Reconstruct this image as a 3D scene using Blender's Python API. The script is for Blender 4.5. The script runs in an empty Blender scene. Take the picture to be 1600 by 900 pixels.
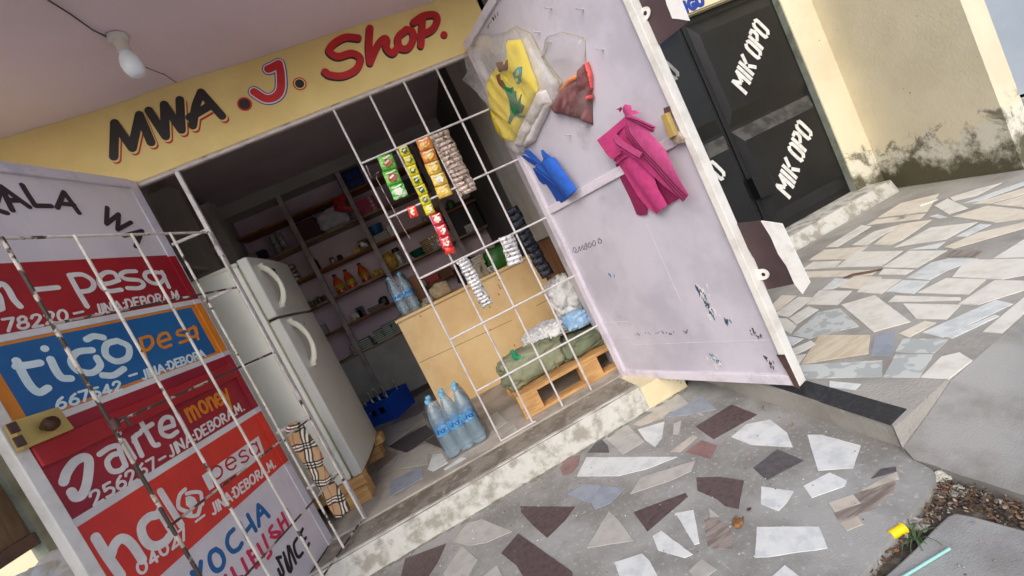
import bpy, bmesh, math, random
from mathutils import Vector, noise
R = math.radians
random.seed(7)
S = bpy.context.scene
COL = S.collection

# ------------------------------------------------------------------ camera, world, sun, exposure
CAMZ = 1.2125
F_PX = 694.4
CR = Vector((0.87943, -0.18655, -0.43793)).normalized()
FW = Vector((0.16889, 0.98222, -0.08022)).normalized()
CU = CR.cross(FW).normalized()
CR = FW.cross(CU).normalized()
cam_d = bpy.data.cameras.new('camera')
cam = bpy.data.objects.new('camera', cam_d); COL.objects.link(cam)
cam_d.sensor_width = 36; cam_d.lens = 36 * F_PX / 1600
cam_d.clip_start = 0.02; cam_d.clip_end = 500
from mathutils import Matrix
cam.matrix_world = Matrix(((CR.x, CU.x, -FW.x, 0), (CR.y, CU.y, -FW.y, 0), (CR.z, CU.z, -FW.z, CAMZ), (0, 0, 0, 1)))
S.camera = cam

W = bpy.data.worlds.new('World'); S.world = W; W.use_nodes = True
nt = W.node_tree; nt.nodes.clear()
sky = nt.nodes.new('ShaderNodeTexSky'); sky.sky_type = 'NISHITA'; sky.sun_disc = False
SUN_EL, SUN_AZ = R(38), R(207)          # azimuth measured clockwise from +Y
sky.sun_elevation = SUN_EL; sky.sun_rotation = SUN_AZ
sky.air_density = 1.0; sky.dust_density = 2.6; sky.ozone_density = 1.0
hsv = nt.nodes.new('ShaderNodeHueSaturation'); hsv.inputs['Saturation'].default_value = 0.9
bg = nt.nodes.new('ShaderNodeBackground'); bg.inputs['Strength'].default_value = 0.14
wo = nt.nodes.new('ShaderNodeOutputWorld')
nt.links.new(sky.outputs[0], hsv.inputs['Color']); nt.links.new(hsv.outputs[0], bg.inputs[0]); nt.links.new(bg.outputs[0], wo.inputs[0])

sd = bpy.data.lights.new('sun', 'SUN'); sd.energy = .95; sd.angle = R(50); sd.color = (1, .992, .98)
sun = bpy.data.objects.new('sun', sd); COL.objects.link(sun)
sv = Vector((math.sin(SUN_AZ) * math.cos(SUN_EL), math.cos(SUN_AZ) * math.cos(SUN_EL), math.sin(SUN_EL)))
sun.rotation_euler = (-sv).to_track_quat('-Z', 'Y').to_euler()
S.view_settings.view_transform = 'Standard'; S.view_settings.look = 'None'
S.view_settings.exposure = 0.66; S.view_settings.gamma = 1.0
S.cycles.max_bounces = 10; S.cycles.diffuse_bounces = 6; S.cycles.transparent_max_bounces = 16
S.cycles.use_denoising = True
try: S.cycles.sample_clamp_indirect = 6
except Exception: pass

# ------------------------------------------------------------------ measuring helpers (points of real planes seen in the photo)
C0 = Vector((0, 0, CAMZ))
def ray(x, y): return CR * ((x - 800) / F_PX) - CU * ((y - 450) / F_PX) + FW
def onp(x, y, o, n):
    v = ray(x, y); return C0 + v * (((o - C0).dot(n)) / v.dot(n))
def onY(x, y, Y): return onp(x, y, Vector((0, Y, 0)), Vector((0, 1, 0)))
def onZ(x, y, Z): return onp(x, y, Vector((0, 0, Z)), Vector((0, 0, 1)))
def onX(x, y, X): return onp(x, y, Vector((X, 0, 0)), Vector((1, 0, 0)))
class Plane:
    def __init__(s, o, ax, n):
        s.o = Vector(o); s.ax = Vector(ax).normalized(); s.n = Vector(n).normalized(); s.ay = s.n.cross(s.ax).normalized()
    def uv(s, x, y, h=0):
        p = onp(x, y, s.o + s.n * h, s.n) - s.o; return (p.dot(s.ax), p.dot(s.ay))
    def P(s, a, b, h=0): return s.o + s.ax * a + s.ay * b + s.n * h
    def px(s, pts, off=(0, 0), sc=1.0, h=0): return [s.uv(off[0] + x / sc, off[1] + y / sc, h) for x, y in pts]

# ------------------------------------------------------------------ materials
def lin(c):
    c = c / 255.0
    return c / 12.92 if c <= .04045 else ((c + .055) / 1.055) ** 2.4
def rgb(r, g, b): return (lin(r), lin(g), lin(b), 1)
def mat(name, col, rough=.6, col2=None, scale=6, lo=.4, hi=.65, bump=0, bscale=80, metal=0, spec=.5, col3=None, scale3=20, lo3=.6, hi3=.7, detail=8, stretch=None, trans=0, coat=0):
    m = bpy.data.materials.new(name); m.use_nodes = True
    n = m.node_tree.nodes; l = m.node_tree.links; b = n['Principled BSDF']
    b.inputs['Roughness'].default_value = rough; b.inputs['Metallic'].default_value = metal
    b.inputs['Specular IOR Level'].default_value = spec; b.inputs['Coat Weight'].default_value = coat
    if len(col) == 3: col = (*col, 1)
    b.inputs['Base Color'].default_value = col
    tc = n.new('ShaderNodeNewGeometry'); src = tc.outputs['Position']
    if stretch:
        mp = n.new('ShaderNodeMapping'); mp.inputs['Scale'].default_value = stretch; l.new(src, mp.inputs['Vector']); src = mp.outputs[0]
    def layer(prev, c, sc, a, z):
        t = n.new('ShaderNodeTexNoise'); t.inputs['Scale'].default_value = sc; t.inputs['Detail'].default_value = detail; t.inputs['Roughness'].default_value = .62
        l.new(src, t.inputs['Vector'])
        r = n.new('ShaderNodeMapRange'); r.inputs[1].default_value = a; r.inputs[2].default_value = z; r.interpolation_type = 'SMOOTHSTEP'
        l.new(t.outputs['Fac'], r.inputs[0])
        x = n.new('ShaderNodeMix'); x.data_type = 'RGBA'; l.new(r.outputs[0], x.inputs[0])
        if prev is None: x.inputs[6].default_value = col
        else: l.new(prev, x.inputs[6])
        x.inputs[7].default_value = c if len(c) == 4 else (*c, 1)
        return x.outputs[2]
    out = None
    if col2: out = layer(None, col2, scale, lo, hi)
    if col3: out = layer(out, col3, scale3, lo3, hi3)
    if out: l.new(out, b.inputs['Base Color'])
    if bump:
        t = n.new('ShaderNodeTexNoise'); t.inputs['Scale'].default_value = bscale; t.inputs['Detail'].default_value = 6; l.new(src, t.inputs['Vector'])
        bp = n.new('ShaderNodeBump'); bp.inputs['Strength'].default_value = bump; bp.inputs['Distance'].default_value = .01
        l.new(t.outputs['Fac'], bp.inputs['Height']); l.new(bp.outputs[0], b.inputs['Normal'])
    m['out'] = 0
    return m
def film(name, tint, alpha, rough=.12, gl=(1, 1, 1, 1), ior=1.3, crinkle=0, bscale=30, white=None, wf=0.0):
    """clear film: transparent + gloss (+ a little milky diffuse)"""
    m = bpy.data.materials.new(name); m.use_nodes = True
    n = m.node_tree.nodes; l = m.node_tree.links; n.clear()
    o = n.new('ShaderNodeOutputMaterial'); t = n.new('ShaderNodeBsdfTransparent'); t.inputs[0].default_value = tint
    g = n.new('ShaderNodeBsdfGlossy'); g.inputs['Roughness'].default_value = rough; g.inputs[0].default_value = gl
    fr = n.new('ShaderNodeFresnel'); fr.inputs[0].default_value = ior
    mx = n.new('ShaderNodeMath'); mx.operation = 'ADD'; mx.inputs[1].default_value = 1 - alpha; mx.use_clamp = True
    l.new(fr.outputs[0], mx.inputs[0])
    sh = n.new('ShaderNodeMixShader'); l.new(mx.outputs[0], sh.inputs[0]); l.new(t.outputs[0], sh.inputs[1]); l.new(g.outputs[0], sh.inputs[2])
    last = sh.outputs[0]
    if wf:
        d = n.new('ShaderNodeBsdfDiffuse'); d.inputs[0].default_value = white or (1, 1, 1, 1)
        s2 = n.new('ShaderNodeMixShader'); s2.inputs[0].default_value = wf; l.new(last, s2.inputs[1]); l.new(d.outputs[0], s2.inputs[2]); last = s2.outputs[0]
    if crinkle:
        tx = n.new('ShaderNodeTexNoise'); tx.inputs['Scale'].default_value = bscale; tx.inputs['Detail'].default_value = 4; tx.inputs['Distortion'].default_value = 1
        ge = n.new('ShaderNodeNewGeometry'); l.new(ge.outputs['Position'], tx.inputs['Vector'])
        bp = n.new('ShaderNodeBump'); bp.inputs['Strength'].default_value = crinkle; bp.inputs['Distance'].default_value = .02
        l.new(tx.outputs['Fac'], bp.inputs['Height']); l.new(bp.outputs[0], g.inputs['Normal']); l.new(bp.outputs[0], fr.inputs['Normal'])
    l.new(last, o.inputs[0])
    return m

M = {}
M['concrete'] = mat('pavement_cement', rgb(158, 157, 154), .88, rgb(128, 126, 121), 3.0, 0.36, .64, .28, 210, col3=rgb(178, 176, 171), scale3=55, lo3=.54, hi3=.72)
M['pcement'] = mat('platform_cement', rgb(164, 160, 153), .85, rgb(138, 134, 127), 3.5, .35, .7, .45, 90, col3=rgb(166, 163, 158), scale3=30, lo3=.55, hi3=.72)
M['silt'] = mat('damp_silt', rgb(118, 114, 102), .95, rgb(140, 136, 126), 20, .4, .6, .4, 80)
M['slab'] = mat('slab_cement', rgb(154, 152, 149), .92, rgb(124, 121, 116), 3.2, .4, .66, .28, 210, col3=rgb(100, 95, 86), scale3=5, lo3=.62, hi3=.78)
M['dirt'] = mat('gutter_dirt', rgb(82, 72, 63), .95, rgb(112, 102, 92), 14, .45, .65, .9, 60, col3=rgb(45, 38, 33), scale3=30, lo3=.5, hi3=.65)
M['road'] = mat('road_cement', rgb(154, 154, 152), .92, rgb(126, 124, 121), 3.0, .4, .66, .28, 210, col3=rgb(104, 100, 93), scale3=9, lo3=.64, hi3=.76)
M['kerbwhite'] = mat('worn_white_paint', rgb(196, 194, 187), .8, rgb(152, 147, 136), 9, .44, .62, .5, 55, col3=rgb(120, 112, 100), scale3=16, lo3=.64, hi3=.76)
M['tread'] = mat('dirty_step_cement', rgb(142, 134, 122), .88, rgb(112, 102, 90), 7, .42, .62, .5, 60, col3=rgb(165, 160, 150), scale3=22, lo3=.55, hi3=.7)
M['floorin'] = mat('shop_floor_cement', rgb(176, 168, 158), .75, rgb(146, 138, 128), 5, .4, .65, .3, 70)
def stone(n, c, c2, sc=14, r=.5, bump=.05): return mat(n, c, r, c2, sc, .42, .68, bump, 60, col3=tuple(x * .55 + .3 * .45 for x in c2[:3]) + (1,), scale3=24, lo3=.60, hi3=.80)
M['t_white'] = stone('white_marble', rgb(214, 216, 214), rgb(192, 196, 197))
M['t_grey'] = stone('pale_grey_stone', rgb(180, 177, 171), rgb(164, 161, 155))
M['t_beige'] = stone('beige_stone', rgb(190, 182, 170), rgb(170, 161, 149))
M['pt_grey'] = stone('pale_grey_marble', rgb(222, 218, 209), rgb(204, 199, 189), 9)
M['pt_beige'] = stone('pale_beige_marble', rgb(220, 211, 195), rgb(202, 191, 174), 9)
M['t_brown'] = stone('maroon_granite', rgb(92, 76, 76), rgb(74, 61, 62), 40)
M['t_dark'] = stone('dark_granite', rgb(88, 84, 86), rgb(70, 67, 70), 40)
M['t_black'] = mat('black_granite', rgb(42, 43, 48), .45, rgb(60, 61, 66), 60, .5, .62, .05, 80, col3=rgb(110, 112, 116), scale3=160, lo3=.68, hi3=.74)
M['t_blue'] = stone('blue_grey_tile', rgb(150, 156, 166), rgb(135, 142, 154))
M['t_red'] = stone('red_brown_stone', rgb(140, 108, 104), rgb(120, 92, 90))
M['t_cream'] = mat('cream_veined_marble', rgb(212, 200, 178), .5, rgb(196, 180, 155), 5, .42, .6, 0, stretch=(1, 6, 1))
M['t_mott'] = mat('mottled_marble', rgb(196, 199, 196), .5, rgb(170, 174, 172), 9, .5, .53, 0, detail=2)
M['t_strip'] = mat('striped_brown_marble', rgb(150, 140, 132), .55, rgb(116, 104, 98), 7, .4, .6, 0, stretch=(1, 8, 1))
M['ceil'] = mat('mauve_ceiling_paint', rgb(222, 203, 211), .85, rgb(212, 193, 199), 1.1, .4, .7, .15, 60, col3=rgb(218, 200, 200), scale3=.8, lo3=.5, hi3=.7)
M['yellow'] = mat('yellow_beam_paint', rgb(228, 204, 138), .75, rgb(214, 188, 122), 1.6, .4, .7, .25, 40, col3=rgb(150, 126, 80), scale3=7, lo3=.7, hi3=.82)
M['trim'] = mat('pinkish_dirty_trim', rgb(186, 168, 150), .8, rgb(120, 104, 90), 8, .5, .68, .4, 60)
M['cream'] = mat('cream_wall_paint', rgb(228, 217, 184), .8, rgb(212, 198, 160), 1.5, .4, .65, .2, 50)
M['mauvewall'] = mat('lilac_shop_wall', rgb(238, 214, 228), .85, rgb(226, 202, 216), 1.4, .4, .65, .15, 50)
M['greywall'] = mat('grey_cement_wall', rgb(186, 184, 180), .9, rgb(168, 165, 160), 2, .4, .65, .25, 50)
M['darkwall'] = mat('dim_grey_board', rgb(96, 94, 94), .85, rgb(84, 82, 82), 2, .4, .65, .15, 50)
M['shopceil'] = mat('shop_ceiling_boards', rgb(206, 188, 198), .85, rgb(192, 176, 184), 1.4, .4, .65)
M['lilac'] = mat('lilac_door_paint', rgb(196, 191, 201), .45, rgb(176, 171, 182), 2.2, .38, .66, .35, 8, col3=rgb(146, 140, 148), scale3=4.2, lo3=.58, hi3=.84)
M['lilacf'] = mat('pale_lilac_frame', rgb(212, 205, 214), .5, rgb(190, 182, 192), 8, .45, .7, .15, 60, col3=rgb(130, 112, 104), scale3=18, lo3=.7, hi3=.78)
M['whitef'] = mat('worn_white_frame', rgb(226, 222, 216), .55, rgb(205, 200, 192), 8, .45, .7, .15, 60, col3=rgb(130, 118, 106), scale3=20, lo3=.7, hi3=.78)
M['bar'] = mat('white_bar_paint', rgb(204, 198, 197), .5, rgb(182, 174, 172), 12, .45, .65, .15, 80, col3=rgb(110, 84, 66), scale3=14, lo3=.67, hi3=.73)
M['barworn'] = mat('rust_worn_bar_paint', rgb(222, 216, 206), .55, rgb(196, 188, 176), 12, .4, .6, .25, 80, col3=rgb(74, 58, 48), scale3=11, lo3=.575, hi3=.615)
M['barrust'] = mat('mostly_rusted_bar_paint', rgb(206, 198, 186), .6, rgb(170, 158, 146), 12, .4, .6, .25, 80, col3=rgb(70, 54, 46), scale3=8, lo3=.46, hi3=.50)
M['rust'] = mat('brown_primer', rgb(88, 62, 58), .65, rgb(66, 45, 44), 9, .4, .65, .2, 60)
M['darkbrown'] = mat('dark_brown_paint', rgb(74, 56, 58), .55, rgb(62, 46, 50), 5, .4, .65)
M['flapwhite'] = mat('flaking_white_paint', rgb(232, 230, 226), .55, rgb(216, 212, 206), 12, .45, .65)
M['red1'] = mat('dark_red_sign_paint', rgb(172, 32, 40), .42, rgb(150, 26, 42), 2.5, .35, .7, .2, 22, col3=rgb(186, 62, 62), scale3=17, lo3=.66, hi3=.9)
M['red2'] = mat('crimson_sign_paint', rgb(166, 28, 46), .42, rgb(140, 24, 50), 3, .35, .7, .2, 22, col3=rgb(186, 62, 62), scale3=17, lo3=.66, hi3=.9)
M['red3'] = mat('orange_red_sign_paint', rgb(224, 58, 44), .42, rgb(204, 46, 42), 3, .35, .7, .2, 22, col3=rgb(186, 62, 62), scale3=17, lo3=.66, hi3=.9)
M['blue1'] = mat('blue_sign_paint', rgb(30, 106, 166), .42, rgb(24, 92, 150), 3, .35, .7, .08, 30, col3=rgb(150, 180, 205), scale3=30, lo3=.72, hi3=.8)
M['orange1'] = mat('orange_sign_paint', rgb(226, 138, 40), .45, rgb(210, 124, 36), 6, .4, .7)
M['signwhite'] = mat('white_sign_paint', rgb(228, 226, 222), .5, rgb(212, 208, 206), 3, .4, .65)
M['signgrey'] = mat('pale_lower_door_paint', rgb(222, 214, 218), .5, rgb(206, 198, 204), 2.5, .4, .65, .1, 40, col3=rgb(180, 172, 176), scale3=9, lo3=.68, hi3=.8)
M['letwhite'] = mat('white_letter_paint', rgb(232, 228, 224), .5, rgb(218, 213, 210), 12, .4, .65)
M['letice'] = mat('ice_white_letter_paint', rgb(222, 238, 240), .45, rgb(206, 226, 230), 12, .4, .65)
M['letblack'] = mat('black_letter_paint', rgb(30, 24, 28), .5)
M['letviolet'] = mat('faded_black_letter_paint', rgb(52, 38, 46), .55)
M['letred'] = mat('red_letter_paint', rgb(190, 24, 32), .45, rgb(170, 20, 30), 6)
M['letorange'] = mat('orange_letter_paint', rgb(232, 140, 30), .45, rgb(214, 124, 30), 10)
M['letblue'] = mat('blue_letter_paint', rgb(24, 96, 156), .45)
M['letpink'] = mat('pink_letter_paint', rgb(206, 40, 84), .45)
M['letroyal'] = mat('royal_blue_letter_paint', rgb(26, 60, 150), .5)
M['stencil'] = mat('white_stencil_paint', rgb(226, 226, 222), .6, rgb(205, 205, 200), 20, .4, .65)
M['stencil_old'] = mat('dull_stencil_paint', rgb(150, 150, 146), .6, rgb(120, 120, 116), 16, .4, .65)
M['blackmetal'] = mat('black_gate_paint', rgb(26, 27, 30), .33, rgb(20, 21, 24), 3, .4, .65, .15, 12, col3=rgb(66, 66, 64), scale3=5, lo3=.66, hi3=.86)
M['brass'] = mat('beige_lock_case', rgb(196, 170, 100), .45, rgb(180, 154, 92), 6, metal=.25)
M['knob'] = mat('aged_bronze', rgb(92, 66, 46), .35, rgb(60, 46, 36), 12, metal=.7)
M['steel'] = mat('bright_steel', rgb(200, 200, 200), .3, metal=.9)
M['fridge'] = mat('off_white_enamel', rgb(236, 235, 222), .32, rgb(228, 226, 214), 1.5, .4, .65, coat=.2)
M['fridged'] = mat('grey_white_door_enamel', rgb(208, 208, 200), .3, rgb(200, 200, 192), 1.5, .4, .65, coat=.2)
M['handle'] = mat('cream_plastic', rgb(226, 222, 204), .4)
M['gasket'] = mat('yellowed_gasket', rgb(150, 146, 118), .6)
M['ply'] = mat('plywood', rgb(240, 208, 154), .55, rgb(228, 190, 134), 2.4, .4, .65, .05, 30, col3=rgb(150, 100, 62), scale3=4.2, lo3=.7, hi3=.76, stretch=(1, 1, .8))
M['knotw'] = mat('plywood_knot', rgb(178, 124, 78), .7, rgb(206, 160, 106), 60, .45, .6)
M['skylit_dust'] = mat('dusty_skylit_black_bevel', rgb(78, 76, 72), .7, rgb(46, 45, 44), 7, .42, .6)  # dust plus skylight painted into the colour of the up-facing bevel
M['wood'] = mat('raw_pine', rgb(206, 162, 104), .7, rgb(178, 132, 82), 6, .4, .65, .2, 40, stretch=(1, 4, 9))
M['wooddk'] = mat('brown_plank', rgb(128, 88, 62), .7, rgb(98, 66, 48), 4, .4, .65, .15, 40, stretch=(4, 4, .8))
M['shelfw'] = mat('shelf_timber', rgb(176, 152, 126), .75, rgb(108, 88, 72), 6, .4, .65, .15, 40, stretch=(1, 3, 8))
M['shelfo'] = mat('orange_shelf_board', rgb(152, 96, 54), .7, rgb(120, 74, 42), 6, .4, .65, .15, 40, stretch=(1, 4, 8))
M['lilacpost'] = mat('lilac_post_paint', rgb(186, 172, 170), .7, rgb(156, 142, 138), 6, .4, .65)
M['bluecrate'] = mat('blue_crate_plastic', rgb(24, 72, 176), .4)
M['glass'] = film('clear_bottle_glass', (.93, .96, .95, 1), .9, .05)
M['pet'] = film('clear_water_bottle', (.86, .945, .99, 1), .95, .04, crinkle=.5, bscale=45, white=(.66, .85, 1, 1), wf=.11, ior=1.4)
M['wrapfilm'] = film('shrink_wrap_film', (.99, .995, 1, 1), .985, .08, crinkle=.5, bscale=22, wf=.015)
M['bagfilm'] = film('milky_plastic_bag', (.995, .995, .99, 1), .985, .12, crinkle=.4, bscale=16, white=(.95, .93, .9, 1), wf=.11, ior=1.2)
M['bagclear'] = film('thin_clear_bag', (.99, .99, .99, 1), .985, .1, crinkle=.3, bscale=18, white=(.95, .93, .92, 1), wf=.05, ior=1.17)
M['cap'] = mat('pale_blue_cap', rgb(120, 190, 226), .4)
M['label'] = mat('blue_bottle_label', rgb(70, 160, 214), .4, rgb(150, 205, 232), 22, .5, .6)
M['bulb'] = mat('frosted_bulb', rgb(226, 232, 238), .35)
M['wire'] = mat('dark_wire', rgb(58, 48, 50), .6)
M['plastwhite'] = mat('white_plastic', rgb(206, 198, 190), .5)
M['pinkbag'] = mat('pink_nonwoven', rgb(208, 84, 142), .8, rgb(198, 74, 132), 30, .4, .6, .25, 260)
M['pinkbag_shade'] = mat('shaded_pink_nonwoven', rgb(138, 26, 78), .8, rgb(128, 24, 72), 30, .4, .6, .25, 260)  # same pink cloth, fold and under-layer shade painted into the colour
M['pinkbag_halfshade'] = mat('half_shaded_pink_nonwoven', rgb(190, 58, 120), .8, rgb(178, 52, 110), 30, .4, .6, .25, 260)  # same pink cloth again, half shade painted into the colour
M['bluebag'] = mat('blue_nonwoven', rgb(38, 98, 196), .8, rgb(34, 88, 182), 30, .4, .6, .25, 260)
M['bluebag_shade'] = mat('shaded_blue_nonwoven', rgb(20, 64, 150), .8)  # same blue cloth with the shade of lower layers painted in
M['yellowcloth'] = mat('yellow_shirt_cloth', rgb(236, 214, 14), .75, rgb(222, 196, 10), 5, .4, .65, .1, 200)
M['greenprint'] = mat('green_print', rgb(18, 110, 58), .6, rgb(14, 92, 48), 12)
M['teal'] = mat('teal_print', rgb(60, 150, 160), .6)
M['brownprint'] = mat('brown_print', rgb(120, 66, 40), .6)
M['maroon'] = mat('dusty_maroon_cloth', rgb(128, 84, 84), .9, rgb(112, 72, 74), 10, .4, .65, .4, 120)
M['neon'] = mat('orange_hem', rgb(246, 140, 50), .6)
M['neonpink'] = mat('neon_pink_tag', rgb(250, 100, 96), .6)
M['card'] = mat('white_card', rgb(214, 208, 206), .6, rgb(196, 190, 190), 20, .45, .6)
M['foil'] = mat('silver_foil', rgb(225, 225, 226), .3, rgb(120, 116, 114), 55, .5, .62, 1, 70, metal=.45)
M['foilbrown'] = mat('brownish_foil', rgb(196, 178, 166), .32, rgb(96, 78, 70), 55, .48, .62, 1, 70, metal=.4)
M['foildark'] = mat('dark_blue_foil', rgb(44, 52, 66), .35, rgb(24, 26, 34), 40, .4, .6, .9, 60, metal=.4)
def pack(n, c, c2): return mat(n, c, .35, c2, 26, .5, .6, .35, 60)
M['p_green'] = pack('green_sachet', rgb(96, 180, 66), rgb(160, 210, 120)); M['p_lime'] = pack('lime_sachet', rgb(70, 180, 60), rgb(190, 230, 180))
M['p_yellow'] = pack('yellow_sachet', rgb(220, 206, 30), rgb(190, 180, 24)); M['p_gold'] = pack('gold_sachet', rgb(222, 178, 66), rgb(238, 212, 120))
M['p_orange'] = pack('orange_sachet', rgb(206, 124, 60), rgb(226, 160, 84)); M['p_red'] = pack('red_sachet', rgb(206, 36, 66), rgb(226, 80, 96))
M['p_redd'] = pack('vermilion_sachet', rgb(226, 54, 40), rgb(240, 120, 90)); M['p_white'] = pack('white_sachet', rgb(226, 226, 208), rgb(200, 200, 170))
M['p_dkgreen'] = pack('dark_green_print', rgb(30, 78, 40), rgb(70, 110, 60)); M['p_brownred'] = pack('tomato_print', rgb(170, 62, 44), rgb(120, 60, 34))
M['greensack'] = mat('olive_woven_sack', rgb(142, 145, 118), .8, rgb(116, 120, 94), 7, .4, .65, .5, 60)
M['olive'] = mat('olive_tarp', rgb(110, 118, 92), .75, rgb(92, 100, 78), 6, .4, .65, .4, 40)
M['whitesack'] = mat('white_woven_sack', rgb(216, 216, 214), .6, rgb(196, 196, 198), 6, .4, .65, .4, 50)
M['bluepack'] = mat('pale_blue_wrapper', rgb(160, 194, 224), .4, rgb(130, 170, 210), 12, .45, .6, .3, 50)
M['greencloth'] = mat('emerald_plastic', rgb(24, 140, 96), .45)
M['khaki'] = mat('khaki_folded_cloth', rgb(176, 158, 128), .85, rgb(150, 132, 104), 16, .4, .6, .3, 80)
M['paper'] = mat('stacked_paper', rgb(212, 214, 204), .7, rgb(190, 196, 186), 18, .4, .6)
M['papgreen'] = mat('grey_green_paper', rgb(120, 134, 122), .7)
M['tissue'] = mat('white_tissue_wrap', rgb(214, 206, 208), .45, rgb(186, 180, 186), 14, .45, .6, .5, 30)
M['redprint'] = mat('red_pack_print', rgb(206, 34, 44), .4, rgb(150, 30, 36), 20)
M['pinkprint'] = mat('pink_pack_print', rgb(206, 70, 110), .45, rgb(180, 50, 92), 20)
M['navy'] = mat('navy_pack', rgb(40, 46, 84), .4, rgb(28, 32, 60), 16, .45, .6, .4, 40)
M['maroonbox'] = mat('maroon_box', rgb(84, 40, 42), .5)
M['juice'] = mat('orange_juice_bottle', rgb(214, 96, 24), .25, rgb(196, 80, 20), 5)
M['darkplastic'] = mat('black_plastic', rgb(34, 32, 36), .4)
M['jar'] = mat('dark_jar', rgb(66, 52, 44), .3, rgb(100, 84, 72), 20)
M['tin'] = mat('pale_tin', rgb(190, 184, 176), .35, rgb(120, 110, 104), 24, .5, .6, metal=.3)
M['greenbowl'] = mat('green_bowl_plastic', rgb(24, 96, 76), .4)
M['bluebowl'] = mat('blue_bowl_plastic', rgb(40, 92, 150), .4)
M['yellowp'] = mat('yellow_wrapper', rgb(206, 164, 40), .4, rgb(170, 120, 30), 26, .45, .6, .3, 50)
M['greycard'] = mat('grey_carton', rgb(168, 164, 156), .7)
M['browncard'] = mat('brown_carton', rgb(120, 78, 52), .7)
M['redcard'] = mat('red_carton', rgb(178, 36, 36), .5, rgb(206, 120, 110), 30, .58, .64)
M['greenpkt'] = mat('green_packet', rgb(50, 110, 40), .4, rgb(34, 84, 30), 16)
M['silver'] = mat('silver_packet', rgb(190, 186, 180), .35, rgb(90, 84, 80), 40, .45, .55, metal=.4)
M['greyblue'] = mat('blue_grey_far_wall', rgb(205, 214, 222), .9, rgb(192, 204, 214), .8, .4, .65)
M['farred'] = mat('dark_red_plinth', rgb(96, 62, 62), .8)
M['leafdry'] = mat('dry_leaf', rgb(150, 108, 64), .85, rgb(110, 76, 48), 40)
M['litter'] = mat('leaf_litter', rgb(104, 84, 66), .9, rgb(150, 134, 116), 30, .45, .6)
M['grass'] = mat('green_blade', rgb(74, 100, 62), .7, rgb(56, 80, 48), 20)
M['capyellow'] = mat('yellow_cap_plastic', rgb(240, 205, 10), .4)
M['straw'] = mat('turquoise_straw_plastic', rgb(150, 200, 194), .35)
M['paperw'] = mat('crumpled_white_paper', rgb(186, 186, 176), .8)
M['greypaper'] = mat('dirty_grey_paper', rgb(160, 158, 150), .9, rgb(120, 116, 106), 60, .45, .6)
M['twig'] = mat('brown_twig', rgb(110, 78, 66), .85, rgb(80, 56, 48), 20)
M['boardbrown'] = mat('weathered_brown_board', rgb(120, 98, 76), .85, rgb(90, 72, 56), 5, .4, .65, .3, 30, stretch=(3, 3, .6))
M['mossgrey'] = mat('mossy_grey_post', rgb(136, 142, 130), .9, rgb(108, 112, 98), 6, .4, .65, .4, 40)
M['shadowgap'] = mat('dark_opening', rgb(30, 27, 27), .9)
M['chip'] = mat('teal_undercoat', rgb(58, 112, 142), .6, rgb(160, 190, 200), 40, .48, .56)
M['chipdk'] = mat('dark_undercoat', rgb(40, 66, 88), .6, rgb(90, 130, 150), 50, .5, .6)
M['ink'] = mat('pen_ink', rgb(84, 78, 92), .7)

def plaid():
    m = mat('plaid_cloth', rgb(196, 160, 118), .9, bump=.3, bscale=200)
    n = m.node_tree.nodes; l = m.node_tree.links; b = n['Principled BSDF']
    g = n.new('ShaderNodeTexCoord'); sp = n.new('ShaderNodeSeparateXYZ'); mp = n.new('ShaderNodeMapping')
    nz = n.new('ShaderNodeTexNoise'); nz.inputs['Scale'].default_value = 9; l.new(g.outputs['Object'], nz.inputs['Vector'])
    vm = n.new('ShaderNodeVectorMath'); vm.operation = 'MULTIPLY_ADD'; vm.inputs[1].default_value = (.05, .05, .05); l.new(nz.outputs['Color'], vm.inputs[0]); l.new(g.outputs['Object'], vm.inputs[2])
    mp.inputs['Rotation'].default_value = (0, R(-14), 0); l.new(vm.outputs[0], mp.inputs['Vector']); l.new(mp.outputs[0], sp.inputs[0])
    def lines(sock, period, offs, wid, ph=0):
        a = n.new('ShaderNodeMath'); a.operation = 'ADD'; a.inputs[1].default_value = ph + 10 * period; l.new(sock, a.inputs[0])
        mo = n.new('ShaderNodeMath'); mo.operation = 'MODULO'; mo.inputs[1].default_value = period; l.new(a.outputs[0], mo.inputs[0])
        acc = None
        for o in offs:
            c = n.new('ShaderNodeMath'); c.operation = 'COMPARE'; c.inputs[1].default_value = o; c.inputs[2].default_value = wid; l.new(mo.outputs[0], c.inputs[0])
            if acc is None: acc = c.outputs[0]
            else:
                mx = n.new('ShaderNodeMath'); mx.operation = 'MAXIMUM'; l.new(acc, mx.inputs[0]); l.new(c.outputs[0], mx.inputs[1]); acc = mx.outputs[0]
        return acc
    def over(prev, fac, c, k=1.0):
        x = n.new('ShaderNodeMix'); x.data_type = 'RGBA'; x.inputs[7].default_value = c
        if k < 1:
            q = n.new('ShaderNodeMath'); q.operation = 'MULTIPLY'; q.inputs[1].default_value = k; l.new(fac, q.inputs[0]); fac = q.outputs[0]
        l.new(fac, x.inputs[0])
        if prev is None: x.inputs[6].default_value = rgb(196, 160, 118)
        else: l.new(prev, x.inputs[6])
        return x.outputs[2]
    px_, pz_ = sp.outputs[0], sp.outputs[2]
    o = over(None, lines(pz_, .115, [.027, .045], .005), rgb(230, 222, 206))
    o = over(o, lines(px_, .115, [.027, .045], .005), rgb(230, 222, 206))
    o = over(o, lines(pz_, .115, [.018, .036, .054], .0045), rgb(40, 34, 34), .92)
    o = over(o, lines(px_, .115, [.018, .036, .054], .0045), rgb(40, 34, 34), .85)
    o = over(o, lines(px_, .115, [.093], .0018), rgb(170, 60, 50), .8)
    l.new(o, b.inputs['Base Color'])
    return m
M['plaid'] = plaid()

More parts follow.
